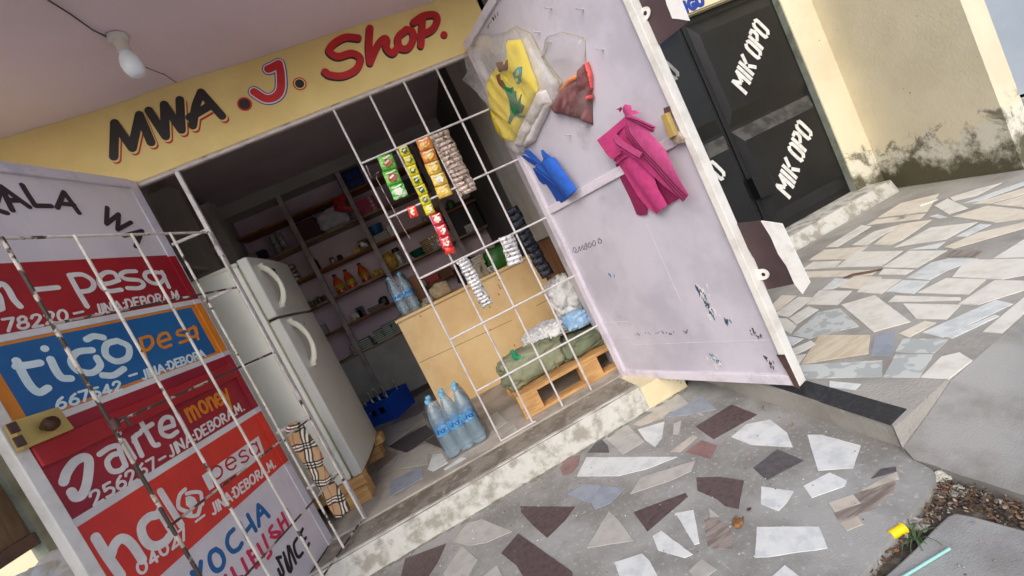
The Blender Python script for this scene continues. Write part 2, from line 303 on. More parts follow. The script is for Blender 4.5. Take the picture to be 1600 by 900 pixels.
def stained():
    """cream wall with a damp mouldy base"""
    m = mat('stained_cream_wall', rgb(228, 218, 190), .85, bump=.3, bscale=45)
    n = m.node_tree.nodes; l = m.node_tree.links; b = n['Principled BSDF']
    g = n.new('ShaderNodeNewGeometry'); sp = n.new('ShaderNodeSeparateXYZ'); l.new(g.outputs['Position'], sp.inputs[0])
    def nz(s, d=9, r=.65, dist=0):
        t = n.new('ShaderNodeTexNoise'); t.inputs['Scale'].default_value = s; t.inputs['Detail'].default_value = d; t.inputs['Roughness'].default_value = r; t.inputs['Distortion'].default_value = dist
        l.new(g.outputs['Position'], t.inputs['Vector']); return t.outputs['Fac']
    def lin_z(sc, add):
        q = n.new('ShaderNodeMath'); q.operation = 'MULTIPLY_ADD'; q.inputs[1].default_value = sc; q.inputs[2].default_value = add; l.new(sp.outputs[2], q.inputs[0]); return q.outputs[0]
    def addm(a, c, op='ADD'):
        q = n.new('ShaderNodeMath'); q.operation = op; l.new(a, q.inputs[0]); l.new(c, q.inputs[1]); return q.outputs[0]
    def rng(s, a, z):
        q = n.new('ShaderNodeMapRange'); q.interpolation_type = 'SMOOTHSTEP'; q.inputs[1].default_value = a; q.inputs[2].default_value = z; l.new(s, q.inputs[0]); return q.outputs[0]
    def mix(f, a, c):
        x = n.new('ShaderNodeMix'); x.data_type = 'RGBA'; l.new(f, x.inputs[0])
        if isinstance(a, tuple): x.inputs[6].default_value = a
        else: l.new(a, x.inputs[6])
        x.inputs[7].default_value = c; return x.outputs[2]
    o = mix(rng(nz(1.6, 4), .4, .65), rgb(228, 218, 190), rgb(218, 208, 180))
    # bare pale plaster below a wavy line
    o = mix(rng(addm(nz(2.4, 5), lin_z(-1.1, .58)), .50, .56), o, rgb(222, 217, 200))
    # grey mould patches, mid band
    band = addm(rng(lin_z(1, 0), .30, .42), rng(lin_z(-1, 1.0), .30, .42), 'MULTIPLY')
    o = mix(addm(rng(nz(3.2, 10, .72, .6), .50, .60), band, 'MULTIPLY'), o, rgb(128, 123, 106))
    # dark damp base
    o = mix(rng(addm(nz(4.2, 10, .7), lin_z(-.9, .40)), .48, .70), o, rgb(92, 87, 66))
    o = mix(rng(nz(26, 4), .70, .74), o, rgb(120, 110, 88))
    l.new(o, b.inputs['Base Color'])
    return m
M['stained'] = stained()

# ------------------------------------------------------------------ mesh building
ORG = {}
class MB:
    def __init__(s): s.v = []; s.f = []; s.m = []
    def add(s, vs, fs, mi=0):
        k = len(s.v); s.v += [Vector(p) for p in vs]
        for f in fs: s.f.append([k + i for i in f]); s.m.append(mi)
        return s
    def box8(s, c, mi=0):      # bottom 0-3, top 4-7 ring order
        return s.add(c, [(3, 2, 1, 0), (4, 5, 6, 7), (0, 1, 5, 4), (1, 2, 6, 5), (2, 3, 7, 6), (3, 0, 4, 7)], mi)
    def box(s, a, b, mi=0):
        (x0, y0, z0), (x1, y1, z1) = a, b
        return s.box8([(x0, y0, z0), (x1, y0, z0), (x1, y1, z0), (x0, y1, z0), (x0, y0, z1), (x1, y0, z1), (x1, y1, z1), (x0, y1, z1)], mi)
    def obox(s, c, sx, sy, sz, rz=0, mi=0, ax=None, ay=None, az=None):
        ax = ax or Vector((math.cos(rz), math.sin(rz), 0)); ay = ay or Vector((-math.sin(rz), math.cos(rz), 0)); az = az or Vector((0, 0, 1))
        c = Vector(c); q = []
        for z in (-1, 1):
            for x, y in ((-1, -1), (1, -1), (1, 1), (-1, 1)): q.append(c + ax * (x * sx / 2) + ay * (y * sy / 2) + az * (z * sz / 2))
        return s.box8(q, mi)
    def pbox(s, pl, a0, a1, b0, b1, h0, h1, mi=0):
        return s.box8([pl.P(a0, b0, h0), pl.P(a1, b0, h0), pl.P(a1, b1, h0), pl.P(a0, b1, h0), pl.P(a0, b0, h1), pl.P(a1, b0, h1), pl.P(a1, b1, h1), pl.P(a0, b1, h1)], mi)
    def prism(s, pts, d, mi=0):
        """polygon of 3D points extruded along d"""
        n = len(pts); d = Vector(d); q = [Vector(p) for p in pts]
        fs = [tuple(range(n))[::-1], tuple(range(n, 2 * n))] + [(i, (i + 1) % n, n + (i + 1) % n, n + i) for i in range(n)]
        return s.add(q + [p + d for p in q], fs, mi)
    def pprism(s, pl, pts, h0, h1, mi=0):
        return s.prism([pl.P(a, b, h0) for a, b in pts], pl.n * (h1 - h0), mi)
    def tube(s, pts, r, n=8, mi=0, cap=True, flat=1.0):
        pts = [Vector(p) for p in pts]; rs = r if isinstance(r, (list, tuple)) else [r] * len(pts)
        k = len(s.v); ref = Vector((0, 0, 1))
        t0 = (pts[-1] - pts[0]).normalized()
        if abs(t0.dot(ref)) > .9: ref = Vector((0, 1, 0))
        vs = []
        for i, p in enumerate(pts):
            t = (pts[min(i + 1, len(pts) - 1)] - pts[max(i - 1, 0)]).normalized()
            u = t.cross(ref).normalized(); w = t.cross(u).normalized()
            for j in range(n):
                a = 2 * math.pi * j / n; vs.append(p + u * (math.cos(a) * rs[i]) + w * (math.sin(a) * rs[i] * flat))
        fs = []
        for i in range(len(pts) - 1):
            for j in range(n): fs.append((i * n + j, i * n + (j + 1) % n, (i + 1) * n + (j + 1) % n, (i + 1) * n + j))
        if cap: fs += [tuple(range(n))[::-1], tuple((len(pts) - 1) * n + j for j in range(n))]
        return s.add(vs, fs, mi)
    def lathe(s, prof, c, n=20, mi=0, axis=Vector((0, 0, 1)), ms=None):
        """prof = [(radius, height)...]; ms = material per segment"""
        axis = Vector(axis).normalized(); ref = Vector((1, 0, 0)) if abs(axis.x) < .9 else Vector((0, 1, 0))
        u = axis.cross(ref).normalized(); w = axis.cross(u).normalized(); c = Vector(c)
        k = len(s.v); vs = []
        for r, h in prof:
            for j in range(n):
                a = 2 * math.pi * j / n; vs.append(c + axis * h + u * (r * math.cos(a)) + w * (r * math.sin(a)))
        s.v += vs
        for i in range(len(prof) - 1):
            for j in range(n):
                s.f.append([k + i * n + j, k + (i + 1) * n + j, k + (i + 1) * n + (j + 1) % n, k + i * n + (j + 1) % n]); s.m.append(ms[i] if ms else mi)
        s.f.append([k + j for j in range(n)]); s.m.append(ms[0] if ms else mi)
        s.f.append([k + (len(prof) - 1) * n + j for j in range(n)][::-1]); s.m.append(ms[-1] if ms else mi)
        return s
    def blob(s, c, sx, sy, sz, amp=.12, seed=0, p=2.6, n=(28, 18), mi=0, fr=3.0, flatbase=True, rz=0):
        c = Vector(c); nu, nv = n; vs = []
        def sp(x): return math.copysign(abs(x) ** (2 / p), x)
        for i in range(nv + 1):
            ph = -math.pi / 2 + math.pi * i / nv
            for j in range(nu):
                th = 2 * math.pi * j / nu
                d = Vector((sp(math.cos(ph)) * sp(math.cos(th)), sp(math.cos(ph)) * sp(math.sin(th)), sp(math.sin(ph))))
                q = Vector((d.x * sx / 2, d.y * sy / 2, d.z * sz / 2))
                nn = noise.fractal(q * fr * 2.2 + Vector((seed * 7.3, seed * 3.1, seed)), .6, 2.2, 4)
                rdg = 1 - abs(noise.noise(q * fr * 3 + Vector((seed * 2.3, 5, seed)))) * 2
                wv = noise.noise_vector(q * fr * 1.5 + Vector((seed, 0, 0))) * .12; qq = q + wv; cr_ = abs(noise.noise(Vector((qq.x * fr * 2.2 + qq.z * fr * 3 + seed, qq.y * fr * 2.2, qq.z * fr * 6 - qq.x * fr * 2)))); cr2 = abs(noise.noise(Vector((qq.x * fr * 7, qq.y * fr * 4 + seed, qq.z * fr * 3 + qq.x * fr * 4))))
                q = q * (1 + amp * nn + amp * .45 * rdg - amp * 1.0 * max(0, 1 - cr_ * 4.5) - amp * .5 * max(0, 1 - cr2 * 4))
                if flatbase and q.z < -sz * .42: q.z = -sz * .42
                q = Vector((q.x * math.cos(rz) - q.y * math.sin(rz), q.x * math.sin(rz) + q.y * math.cos(rz), q.z))
                vs.append(c + q)
        fs = []
        for i in range(nv):
            for j in range(nu): fs.append((i * nu + j, i * nu + (j + 1) % nu, (i + 1) * nu + (j + 1) % nu, (i + 1) * nu + j))
        return s.add(vs, fs, mi)
    def cloth(s, pl, pts, puff=.03, amp=.01, fr=30, ang=0, seed=0, res=.015, h0=.002, edge=.04, mi=0, hfun=None, aniso=3.0, thin=0):
        """filled outline on a plane, puffed away from it with directional folds; closed by a flat back"""
        bm = bmesh.new(); vs = [bm.verts.new((a, b, 0)) for a, b in pts]
        try: bm.faces.new(vs)
        except Exception: bm.free(); return s
        bmesh.ops.triangulate(bm, faces=bm.faces[:])
        x0, x1 = min(p[0] for p in pts), max(p[0] for p in pts); y0, y1 = min(p[1] for p in pts), max(p[1] for p in pts)
        for k in range(1, int((x1 - x0) / res) + 1):
            bmesh.ops.bisect_plane(bm, geom=bm.verts[:] + bm.edges[:] + bm.faces[:], dist=1e-6, plane_co=(x0 + k * res, 0, 0), plane_no=(1, 0, 0))
        for k in range(1, int((y1 - y0) / res) + 1):
            bmesh.ops.bisect_plane(bm, geom=bm.verts[:] + bm.edges[:] + bm.faces[:], dist=1e-6, plane_co=(0, y0 + k * res, 0), plane_no=(0, 1, 0))
        bmesh.ops.remove_doubles(bm, verts=bm.verts[:], dist=1e-5)
        bm.verts.index_update()
        bnd = set(v for e in bm.edges if e.is_boundary for v in e.verts)
        seg = list(zip(pts, pts[1:] + pts[:1])); ca, sa = math.cos(ang), math.sin(ang)
        def dist(x, y):
            d = 9
            for (ax, ay), (bx, by) in seg:
                ex, ey = bx - ax, by - ay; L = ex * ex + ey * ey or 1e-9
                t = max(0, min(1, ((x - ax) * ex + (y - ay) * ey) / L)); d = min(d, math.hypot(x - ax - t * ex, y - ay - t * ey))
            return d
        V = []
        for v in bm.verts:
            x, y = v.co.x, v.co.y; d = dist(x, y); e = min(1, d / edge); e = math.sqrt(max(0, 1 - (1 - e) ** 2))
            a = (x * ca + y * sa) * fr; b = (-x * sa + y * ca) * fr / aniso
            r = 1 - abs(noise.noise(Vector((a, b, seed * 3.7)))) * 2.0
            f = noise.fractal(Vector((a * .5, b * .5, seed * 5.1 + 9)), .7, 2.1, 3)
            h = h0 + puff * e + amp * (r * .6 + f) * (.25 + .75 * e)
            if hfun: h += hfun(x, y)
            V.append((x, y, max(h, h0 * .6)))
        n = len(V)
        fs = [[v.index for v in f.verts] for f in bm.faces]
        fs = [f if (lambda q: sum(q[i][0] * q[(i + 1) % len(q)][1] - q[(i + 1) % len(q)][0] * q[i][1] for i in range(len(q))))([V[i] for i in f]) > 0 else f[::-1] for f in fs]
        fs2 = [[i + n for i in f[::-1]] for f in fs]
        side = []
        for e in bm.edges:
            if e.is_boundary:
                i, j = e.verts[0].index, e.verts[1].index; side.append((i, j, j + n, i + n))
        s.add([pl.P(x, y, h) for x, y, h in V] + [pl.P(x, y, (h - thin) if thin else h0 * .3) for x, y, h in V], fs + fs2 + side, mi)
        bm.free(); return s
    def ribbon(s, pl, line, w, h, mi=0, round_=True, closed=False):
        """flat painted stroke on a plane: a strip of width w at height h"""
        pts = [Vector((p[0], p[1])) for p in line]
        q = [pts[0]]
        for p in pts[1:]:
            if (p - q[-1]).length > 1e-5: q.append(p)
        pts = q
        if len(pts) == 1: pts = [pts[0] - Vector((1e-4, 0)), pts[0] + Vector((1e-4, 0))]
        n = len(pts); Lf = []; Rt = []; hs = []; r = w / 2
        for i, p in enumerate(pts):
            d0 = (p - pts[i - 1]).normalized() if i else (pts[1] - p).normalized()
            d1 = (pts[i + 1] - p).normalized() if i < n - 1 else d0
            d = (d0 + d1); d = d.normalized() if d.length > 1e-4 else d0
            k = 1 / max(.55, abs(d.dot(d0))); nn = Vector((-d.y, d.x)) * (r * k)
            Lf.append(p + nn); Rt.append(p - nn); hs.append(h + .00025 * i / n)
        vs = []; fs = []
        for i in range(n): vs += [(Lf[i], hs[i]), (Rt[i], hs[i]), (Lf[i], 0), (Rt[i], 0)]
        for i in range(n - 1):
            a = i * 4; b = a + 4
            fs += [(a, a + 1, b + 1, b), (a + 2, a, b, b + 2), (a + 1, a + 3, b + 3, b + 1)]
        def cap(i, d):
            base = math.atan2(d.y, d.x); arc = []; K = 7 if round_ else 0
            L, Rr = (i * 4, i * 4 + 1)
            idx = []
            for k in range(1, K):
                a = base + math.pi / 2 - math.pi * k / K
                idx.append(len(vs)); p = pts[i] + Vector((math.cos(a), math.sin(a))) * r
                vs.append((p, hs[i])); vs.append((p, 0))
            ring = [L] + idx + [Rr]; low = [L + 2] + [j + 1 for j in idx] + [Rr + 2]
            if idx: fs.append(tuple(ring[::-1]))
            for k in range(len(ring) - 1): fs.append((ring[k], low[k], low[k + 1], ring[k + 1]))
        cap(n - 1, (pts[-1] - pts[-2]).normalized())
        # start cap
        d = (pts[0] - pts[1]).normalized(); base = math.atan2(d.y, d.x); idx = []; K = 7 if round_ else 0
        for k in range(1, K):
            a = base + math.pi / 2 - math.pi * k / K; p = pts[0] + Vector((math.cos(a), math.sin(a))) * r
            idx.append(len(vs)); vs.append((p, hs[0])); vs.append((p, 0))
        ring = [1] + idx + [0]; low = [3] + [j + 1 for j in idx] + [2]
        if idx: fs.append(tuple(ring[::-1]))
        for k in range(len(ring) - 1): fs.append((ring[k], low[k], low[k + 1], ring[k + 1]))
        return s.add([pl.P(p.x, p.y, hh) for p, hh in vs], fs, mi)
    def build(s, name, mats, parent=None, smooth=False, bevel=0, origin=None):
        if not isinstance(mats, (list, tuple)): mats = [mats]
        if parent is not None: o = ORG[parent.name]
        elif origin is not None: o = Vector(origin)
        else:
            o = Vector((sum(p.x for p in s.v) / len(s.v), sum(p.y for p in s.v) / len(s.v), min(p.z for p in s.v)))
        me = bpy.data.meshes.new(name); me.from_pydata([p - o for p in s.v], [], s.f)
        for m in mats: me.materials.append(M[m] if isinstance(m, str) else m)
        me.polygons.foreach_set('material_index', s.m)
        bm = bmesh.new(); bm.from_mesh(me); bmesh.ops.recalc_face_normals(bm, faces=bm.faces[:]); bm.to_mesh(me); bm.free()
        if smooth:
            me.polygons.foreach_set('use_smooth', [True] * len(me.polygons))
            if smooth != 'all':
                try: me.set_sharp_from_angle(angle=R(40))
                except Exception: pass
        me.update()
        ob = bpy.data.objects.new(name, me); COL.objects.link(ob)
        if parent is not None: ob.parent = parent
        else: ob.location = o
        ORG[ob.name] = o
        if bevel:
            b = ob.modifiers.new('bevel', 'BEVEL'); b.width = bevel; b.segments = 2; b.limit_method = 'ANGLE'; b.angle_limit = R(40)
        return ob
def tag(o, label, cat, group=None, kind=None):
    if label: o['label'] = label
    if cat: o['category'] = cat
    if group: o['group'] = group
    if kind: o['kind'] = kind
    return o
def thing(name, label, cat, loc, group=None):
    o = bpy.data.objects.new(name, None); COL.objects.link(o); o.location = Vector(loc); o.empty_display_size = .1
    ORG[o.name] = Vector(loc); return tag(o, label, cat, group)
def struct(o): o['kind'] = 'structure'; return o

# ------------------------------------------------------------------ hand lettering
def cat(pts, closed=False, k=6):
    """Catmull-Rom through pts"""
    P = [Vector((p[0], p[1])) for p in pts]
    if len(P) < 3: return [tuple(p) for p in P]
    out = []
    n = len(P)
    for i in range(n - 1):
        p0 = P[i - 1] if i else P[0] * 2 - P[1]; p1 = P[i]; p2 = P[i + 1]; p3 = P[i + 2] if i + 2 < n else P[-1] * 2 - P[-2]
        for j in range(k):
            t = j / k
            out.append(tuple(.5 * ((2 * p1) + (p2 - p0) * t + (2 * p0 - 5 * p1 + 4 * p2 - p3) * t * t + (3 * p1 - p0 - 3 * p2 + p3) * t ** 3)))
    out.append(tuple(P[-1])); return out
def ell(cx, cy, rx, ry, a0=0, a1=360, n=18): return [(cx + rx * math.cos(R(a0 + (a1 - a0) * i / n)), cy + ry * math.sin(R(a0 + (a1 - a0) * i / n))) for i in range(n + 1)]
G = {
 'A': (.78, [[(0, 0), (.37, 1)], [(.37, 1), (.74, 0)], [(.14, .34), (.6, .34)]]),
 'B': (.66, [[(.04, 0), (.04, 1)], cat([(.04, 1), (.4, .98), (.52, .78), (.4, .56), (.04, .53)]), cat([(.04, .53), (.45, .5), (.6, .27), (.45, .03), (.04, 0)])]),
 'C': (.7, [ell(.38, .5, .36, .5, 50, 310)]),
 'D': (.7, [[(.04, 0), (.04, 1)], cat([(.04, 1), (.4, .95), (.62, .5), (.4, .05), (.04, 0)])]),
 'E': (.6, [[(.04, 0), (.04, 1)], [(.04, 1), (.5, 1)], [(.04, .52), (.42, .52)], [(.04, 0), (.52, 0)]]),
 'H': (.72, [[(.04, 0), (.04, 1)], [(.64, 0), (.64, 1)], [(.04, .5), (.64, .5)]]),
 'I': (.24, [[(.1, 0), (.1, 1)]]),
 'J': (.5, [[(.4, 1), (.4, .3)] + cat([(.4, .3), (.34, .06), (.18, .0), (.02, .12)])[1:]]),
 'K': (.68, [[(.04, 0), (.04, 1)], [(.58, 1), (.04, .45)], [(.22, .58), (.6, 0)]]),
 'L': (.56, [[(.04, 1), (.04, 0)], [(.04, 0), (.5, 0)]]),
 'M': (.9, [[(.04, 0), (.1, 1)], [(.1, 1), (.42, .25)], [(.42, .25), (.74, 1)], [(.74, 1), (.82, 0)]]),
 'N': (.72, [[(.04, 0), (.04, 1)], [(.04, 1), (.62, 0)], [(.62, 0), (.62, 1)]]),
 'O': (.84, [ell(.4, .5, .36, .5)]),
 'P': (.64, [[(.04, 0), (.04, 1)], cat([(.04, 1), (.42, .98), (.56, .74), (.42, .5), (.04, .46)])]),
 'R': (.66, [[(.04, 0), (.04, 1)], cat([(.04, 1), (.4, .98), (.54, .75), (.4, .52), (.04, .5)]), [(.22, .5), (.58, 0)]]),
 'S': (.62, [cat([(.54, .86), (.32, 1), (.08, .86), (.12, .62), (.44, .44), (.54, .2), (.32, 0), (.04, .14)])]),
 'U': (.7, [[(.04, 1), (.04, .35)] + cat([(.04, .35), (.14, .05), (.34, 0), (.52, .05), (.62, .35)])[1:] + [(.62, 1)]]),
 'V': (.72, [[(0, 1), (.34, 0)], [(.34, 0), (.68, 1)]]),
 'W': (1.0, [[(0, 1), (.22, 0)], [(.22, 0), (.46, .8)], [(.46, .8), (.68, 0)], [(.68, 0), (.92, 1)]]),
 '0': (.66, [ell(.31, .5, .27, .5)]),
 '2': (.62, [cat([(.04, .76), (.14, .97), (.4, .98), (.52, .74), (.36, .42), (.04, 0)]), [(.04, 0), (.56, 0)]]),
 '4': (.66, [[(.42, 0), (.42, 1)], [(.42, 1), (.04, .3)], [(.04, .3), (.58, .3)]]),
 '5': (.62, [[(.5, 1), (.12, 1)], [(.12, 1), (.08, .56)], cat([(.08, .56), (.34, .62), (.54, .36), (.4, .05), (.04, .06)])]),
 '6': (.62, [cat([(.46, .98), (.2, .74), (.05, .34)]), ell(.3, .28, .25, .28)]),
 '7': (.6, [[(.02, 1), (.54, 1)], [(.54, 1), (.2, 0)]]),
 '8': (.62, [ell(.3, .75, .2, .24), ell(.3, .26, .26, .27)]),
 '-': (.5, [[(.04, .48), (.42, .48)]]), ':': (.26, [[(.1, .2)], [(.1, .72)]]), '.': (.24, [[(.08, .03)]]), ' ': (.35, []),
 # small letters, x-height .65
 'a': (.62, [ell(.28, .33, .25, .33, 20, 340), [(.53, .66), (.53, 0)]]),
 'e': (.64, [[(.05, .34), (.54, .34)], ell(.3, .33, .26, .33, 0, 315)]),
 'h': (.6, [[(.04, 1.15), (.04, 0)], cat([(.04, .4), (.2, .64), (.42, .6), (.5, .36), (.5, 0)])]),
 'i': (.24, [[(.08, .62), (.08, 0)], [(.08, .9)]]),
 'l': (.26, [[(.08, 1.15), (.08, .06), (.16, 0)]]),
 'm': (.92, [[(.04, .66), (.04, 0)], cat([(.04, .42), (.18, .64), (.36, .6), (.42, .36), (.42, 0)]), cat([(.42, .42), (.56, .64), (.74, .6), (.8, .36), (.8, 0)])]),
 'n': (.6, [[(.04, .66), (.04, 0)], cat([(.04, .42), (.2, .64), (.42, .6), (.5, .36), (.5, 0)])]),
 'o': (.66, [ell(.3, .33, .27, .33)]),
 'p': (.64, [[(.04, .66), (.04, -.5)], ell(.3, .33, .26, .32, 165, -165)]),
 'r': (.44, [[(.04, .66), (.04, 0)], cat([(.04, .36), (.16, .6), (.36, .64)])]),
 's': (.52, [cat([(.44, .56), (.26, .66), (.06, .54), (.1, .38), (.36, .28), (.46, .12), (.26, 0), (.03, .08)])]),
 't': (.46, [cat([(.16, 1.05), (.16, .3), (.22, .05), (.42, .03)]), [(0, .68), (.38, .68)]]),
 'y': (.6, [[(.04, .66), (.28, .04)], [(.54, .66), (.14, -.5)]]),
}
def text(mb, pl, s, p0, p1, p2, w, h=.001, xh=False, mi=0, gs=.84):
    """hand-painted text between two measured baseline points; p2 = top of the first letter"""
    a = Vector(pl.uv(*p0)); b = Vector(pl.uv(*p1)); c = Vector(pl.uv(*p2)); up = (c - a) / (.65 if xh else 1.0)
    tot = sum(G[ch][0] for ch in s); ex = (b - a) / tot
    x = 0; k = 0
    for ch in s:
        adv, st = G[ch]; jx, jy = random.uniform(-.03, .03), random.uniform(-.04, .04)
        for q in st:
            mb.ribbon(pl, [a + ex * (x + u * .84 + jx + .08) + up * (v * gs + jy * .7 + .06 * (1 - gs)) for u, v in q], w, h + .00012 * (k % 9), mi); k += 1
        x += adv
def trace(mb, pl, lines, w, off, sc, h=.001, mi=0, sm=True, d=(0, 0)):
    for k, ln in enumerate(lines):
        q = pl.px(ln, (off[0] + d[0] / sc, off[1] + d[1] / sc), sc)
        if sm and len(q) > 2: q = cat(q)
        mb.ribbon(pl, q, w, h + .00012 * k, mi)

# ================================================================== SETTING
D = 2.75                                    # facade plane
FA = Plane((0, D, 0), (1, 0, 0), (0, -1, 0))
ZF, ZT, ZP = .158, .150, .100               # shop floor, step tread, tiled platform
# ground far and wide
b = MB(); b.add([(-120, -120, -.09), (120, -120, -.09), (120, 120, -.09), (-120, 120, -.09)], [(0, 1, 2, 3)]); struct(b.build('ground', 'dirt', origin=(0, 0, -.09)))
def arc(cx, cy, r, a0, a1, n=8): return [(cx + r * math.cos(R(a0 + (a1 - a0) * i / n)), cy + r * math.sin(R(a0 + (a1 - a0) * i / n))) for i in range(n + 1)]
# lower crazy-paved pavement
PV = Plane((0, 0, 0), (1, 0, 0), (0, 0, 1))
edge_ = [onZ(x, y, 0) for x, y in [(1346, 897), (1365, 873), (1381, 853), (1402, 828), (1421, 805), (1437, 786), (1449, 770), (1457, 757), (1461, 747), (1461, 739), (1454, 732), (1441, 725), (1427, 719)]]
out = [(-4, 2.47), (-4, edge_[0].y - .01), (edge_[0].x - .4, edge_[0].y - .008)] + [(p.x, p.y) for p in edge_] + [(1.36, 1.24), (1.36, 2.47)]
pv = MB(); pv.prism([(x, y, -.14) for x, y in out], (0, 0, .14))
TM = ['concrete', 't_white', 't_grey', 't_beige', 't_brown', 't_dark', 't_blue', 't_red', 't_strip', 't_cream', 't_mott']
def tile(mb, poly, off, sc, Z, mi, h=.0025):
    pts = [onZ(off[0] + x / sc, off[1] + y / sc, Z) for x, y in poly]
    # slightly chipped edges
    q = []
    for i, p in enumerate(pts):
        nx = pts[(i + 1) % len(pts)]; q.append(p)
        L = (nx - p).length
        for k in range(1, int(L / .03)):
            t = k / int(L / .03); j = p.lerp(nx, t); d = (nx - p).normalized(); q.append(j + Vector((-d.y, d.x, 0)) * noise.noise(j * 30) * .0022)
    mb.prism([(p.x, p.y, Z - .003) for p in q], (0, 0, .003 + h + .0003 * random.random()), mi)
A6, A7, A8, A5 = (700, 600), (1000, 550), (1200, 600), (400, 600)
LOW = [
 (1, A6, [(650, 345), (1075, 343), (930, 400), (800, 432), (605, 433)]), (2, A6, [(740, 255), (840, 192), (920, 270), (820, 332)]),
 (1, A6, [(890, 215), (1015, 178), (1005, 250), (970, 296), (925, 265)]), (3, A6, [(865, 190), (1000, 110), (1060, 85), (1050, 120), (1010, 160), (900, 198)]),
 (5, A6, [(655, 322), (690, 280), (720, 262), (750, 290), (757, 322)]), (7, A6, [(525, 395), (560, 345), (620, 333), (610, 380), (580, 420), (540, 430)]),
 (2, A6, [(905, 440), (1160, 360), (1140, 410), (1040, 455), (855, 517)]), (4, A6, [(340, 575), (595, 577), (550, 640), (465, 722), (400, 665), (345, 605)]),
 (4, A6, [(870, 603), (1115, 512), (1125, 530), (935, 692)]), (2, A6, [(755, 600), (800, 640), (870, 735), (652, 770)]),
 (1, A6, [(1067, 607), (1152, 592), (1180, 748), (1155, 755)]), (1, A6, [(960, 715), (1000, 690), (1148, 800), (1110, 817), (985, 780)]),
 (1, A6, [(782, 838), (910, 797), (945, 830), (985, 905), (810, 930)]), (4, A6, [(250, 795), (330, 702), (580, 880), (600, 960), (390, 960), (320, 850)]),
 (2, A6, [(25, 740), (90, 655), (160, 635), (300, 692), (180, 745), (100, 757)]), (2, A6, [(-20, 890), (65, 760), (140, 825), (80, 930), (0, 960)]),
 (2, A6, [(150, 915), (230, 852), (262, 915), (230, 960)]), (6, A6, [(560, 520), (640, 470), (722, 480), (660, 560)]), (6, A6, [(665, 545), (730, 482), (830, 490), (760, 560), (690, 588)]),
 (4, A7, [(265, 590), (380, 587), (487, 605), (462, 737), (400, 722), (360, 690), (270, 650)]), (4, A7, [(262, 350), (430, 248), (550, 295), (345, 410)]),
 (1, A7, [(428, 400), (500, 340), (610, 318), (690, 380), (717, 447), (520, 435)]), (1, A7, [(785, 390), (850, 390), (1035, 440), (1000, 545), (835, 557)]),
 (5, A7, [(532, 545), (645, 458), (767, 510), (595, 602)]), (1, A7, [(767, 630), (890, 567), (970, 605), (960, 630), (805, 685)]), (1, A7, [(570, 632), (720, 655), (690, 705), (650, 747), (568, 715)]),
 (1, A8, [(-51, 672), (240, 672), (280, 770), (0, 812), (-60, 815)]), (1, A8, [(20, 905), (80, 852), (160, 912), (90, 960)]),
 (8, A7, [(300, 782), (360, 777), (420, 830), (440, 880), (430, 925), (320, 920)]), (2, A7, [(325, 735), (372, 772), (330, 780)]),
 (5, A8, [(485, 445), (530, 400), (600, 390), (603, 410)]), (3, A8, [(437, 500), (605, 413), (615, 445), (455, 503)]), (8, A8, [(405, 520), (600, 455), (590, 515), (432, 558)]),
 (3, A8, [(285, 560), (400, 520), (437, 562), (315, 603)]), (8, A8, [(310, 607), (560, 522), (500, 590), (332, 643)]), (3, A8, [(340, 655), (420, 624), (447, 658), (370, 690)]),
 (2, A6, [(1060, 187), (1095, 172), (1085, 235), (1055, 237)]), (7, A7, [(215, 470), (290, 415), (360, 440), (330, 500)]), (3, A7, [(140, 470), (250, 390), (270, 400), (190, 470)]),
 (4, A5, [(680, 905), (700, 820), (890, 750), (850, 840), (790, 930), (690, 960)]), (2, A6, [(1130, 880), (1190, 822), (1260, 870), (1180, 930)]),
 (2, A6, [(930, 130), (1000, 60), (1080, 50), (1200, 150), (1130, 130)]), (6, A6, [(1010, 155), (1190, 60), (1260, 120), (1100, 150)]),
]
for mi, off, poly in LOW: tile(pv, poly, off, 3.0, 0, mi)
rnd = random.Random(3)
for k in range(34):                        # more broken stone out to the left, seen only from the side
    x, y = rnd.uniform(-3.8, -1.3), rnd.uniform(1.1, 2.35); n = rnd.randint(3, 5); a0 = rnd.random() * 6
    pv.prism([(x + rnd.uniform(.07, .13) * math.cos(a0 + 6.283 * i / n), y + rnd.uniform(.06, .1) * math.sin(a0 + 6.283 * i / n), -.002) for i in range(n)], (0, 0, .0045), rnd.choice([1, 2, 2, 3, 4]))
for k in range(130):
    x = rnd.uniform(-1.3, 1.15); y = 2.435 - abs(rnd.gauss(0, .018)); n = rnd.randint(5, 8); a0 = rnd.random() * 6; rr = rnd.uniform(.008, .03)
    pv.prism([(x + rr * rnd.uniform(.6, 1.6) * math.cos(a0 + 6.283 * i / n), y + rr * .45 * rnd.uniform(.6, 1.2) * math.sin(a0 + 6.283 * i / n), -.001) for i in range(n)], (0, 0, .0022 + .00002 * k), 11)
struct(pv.build('pavement', TM + ['silt']))
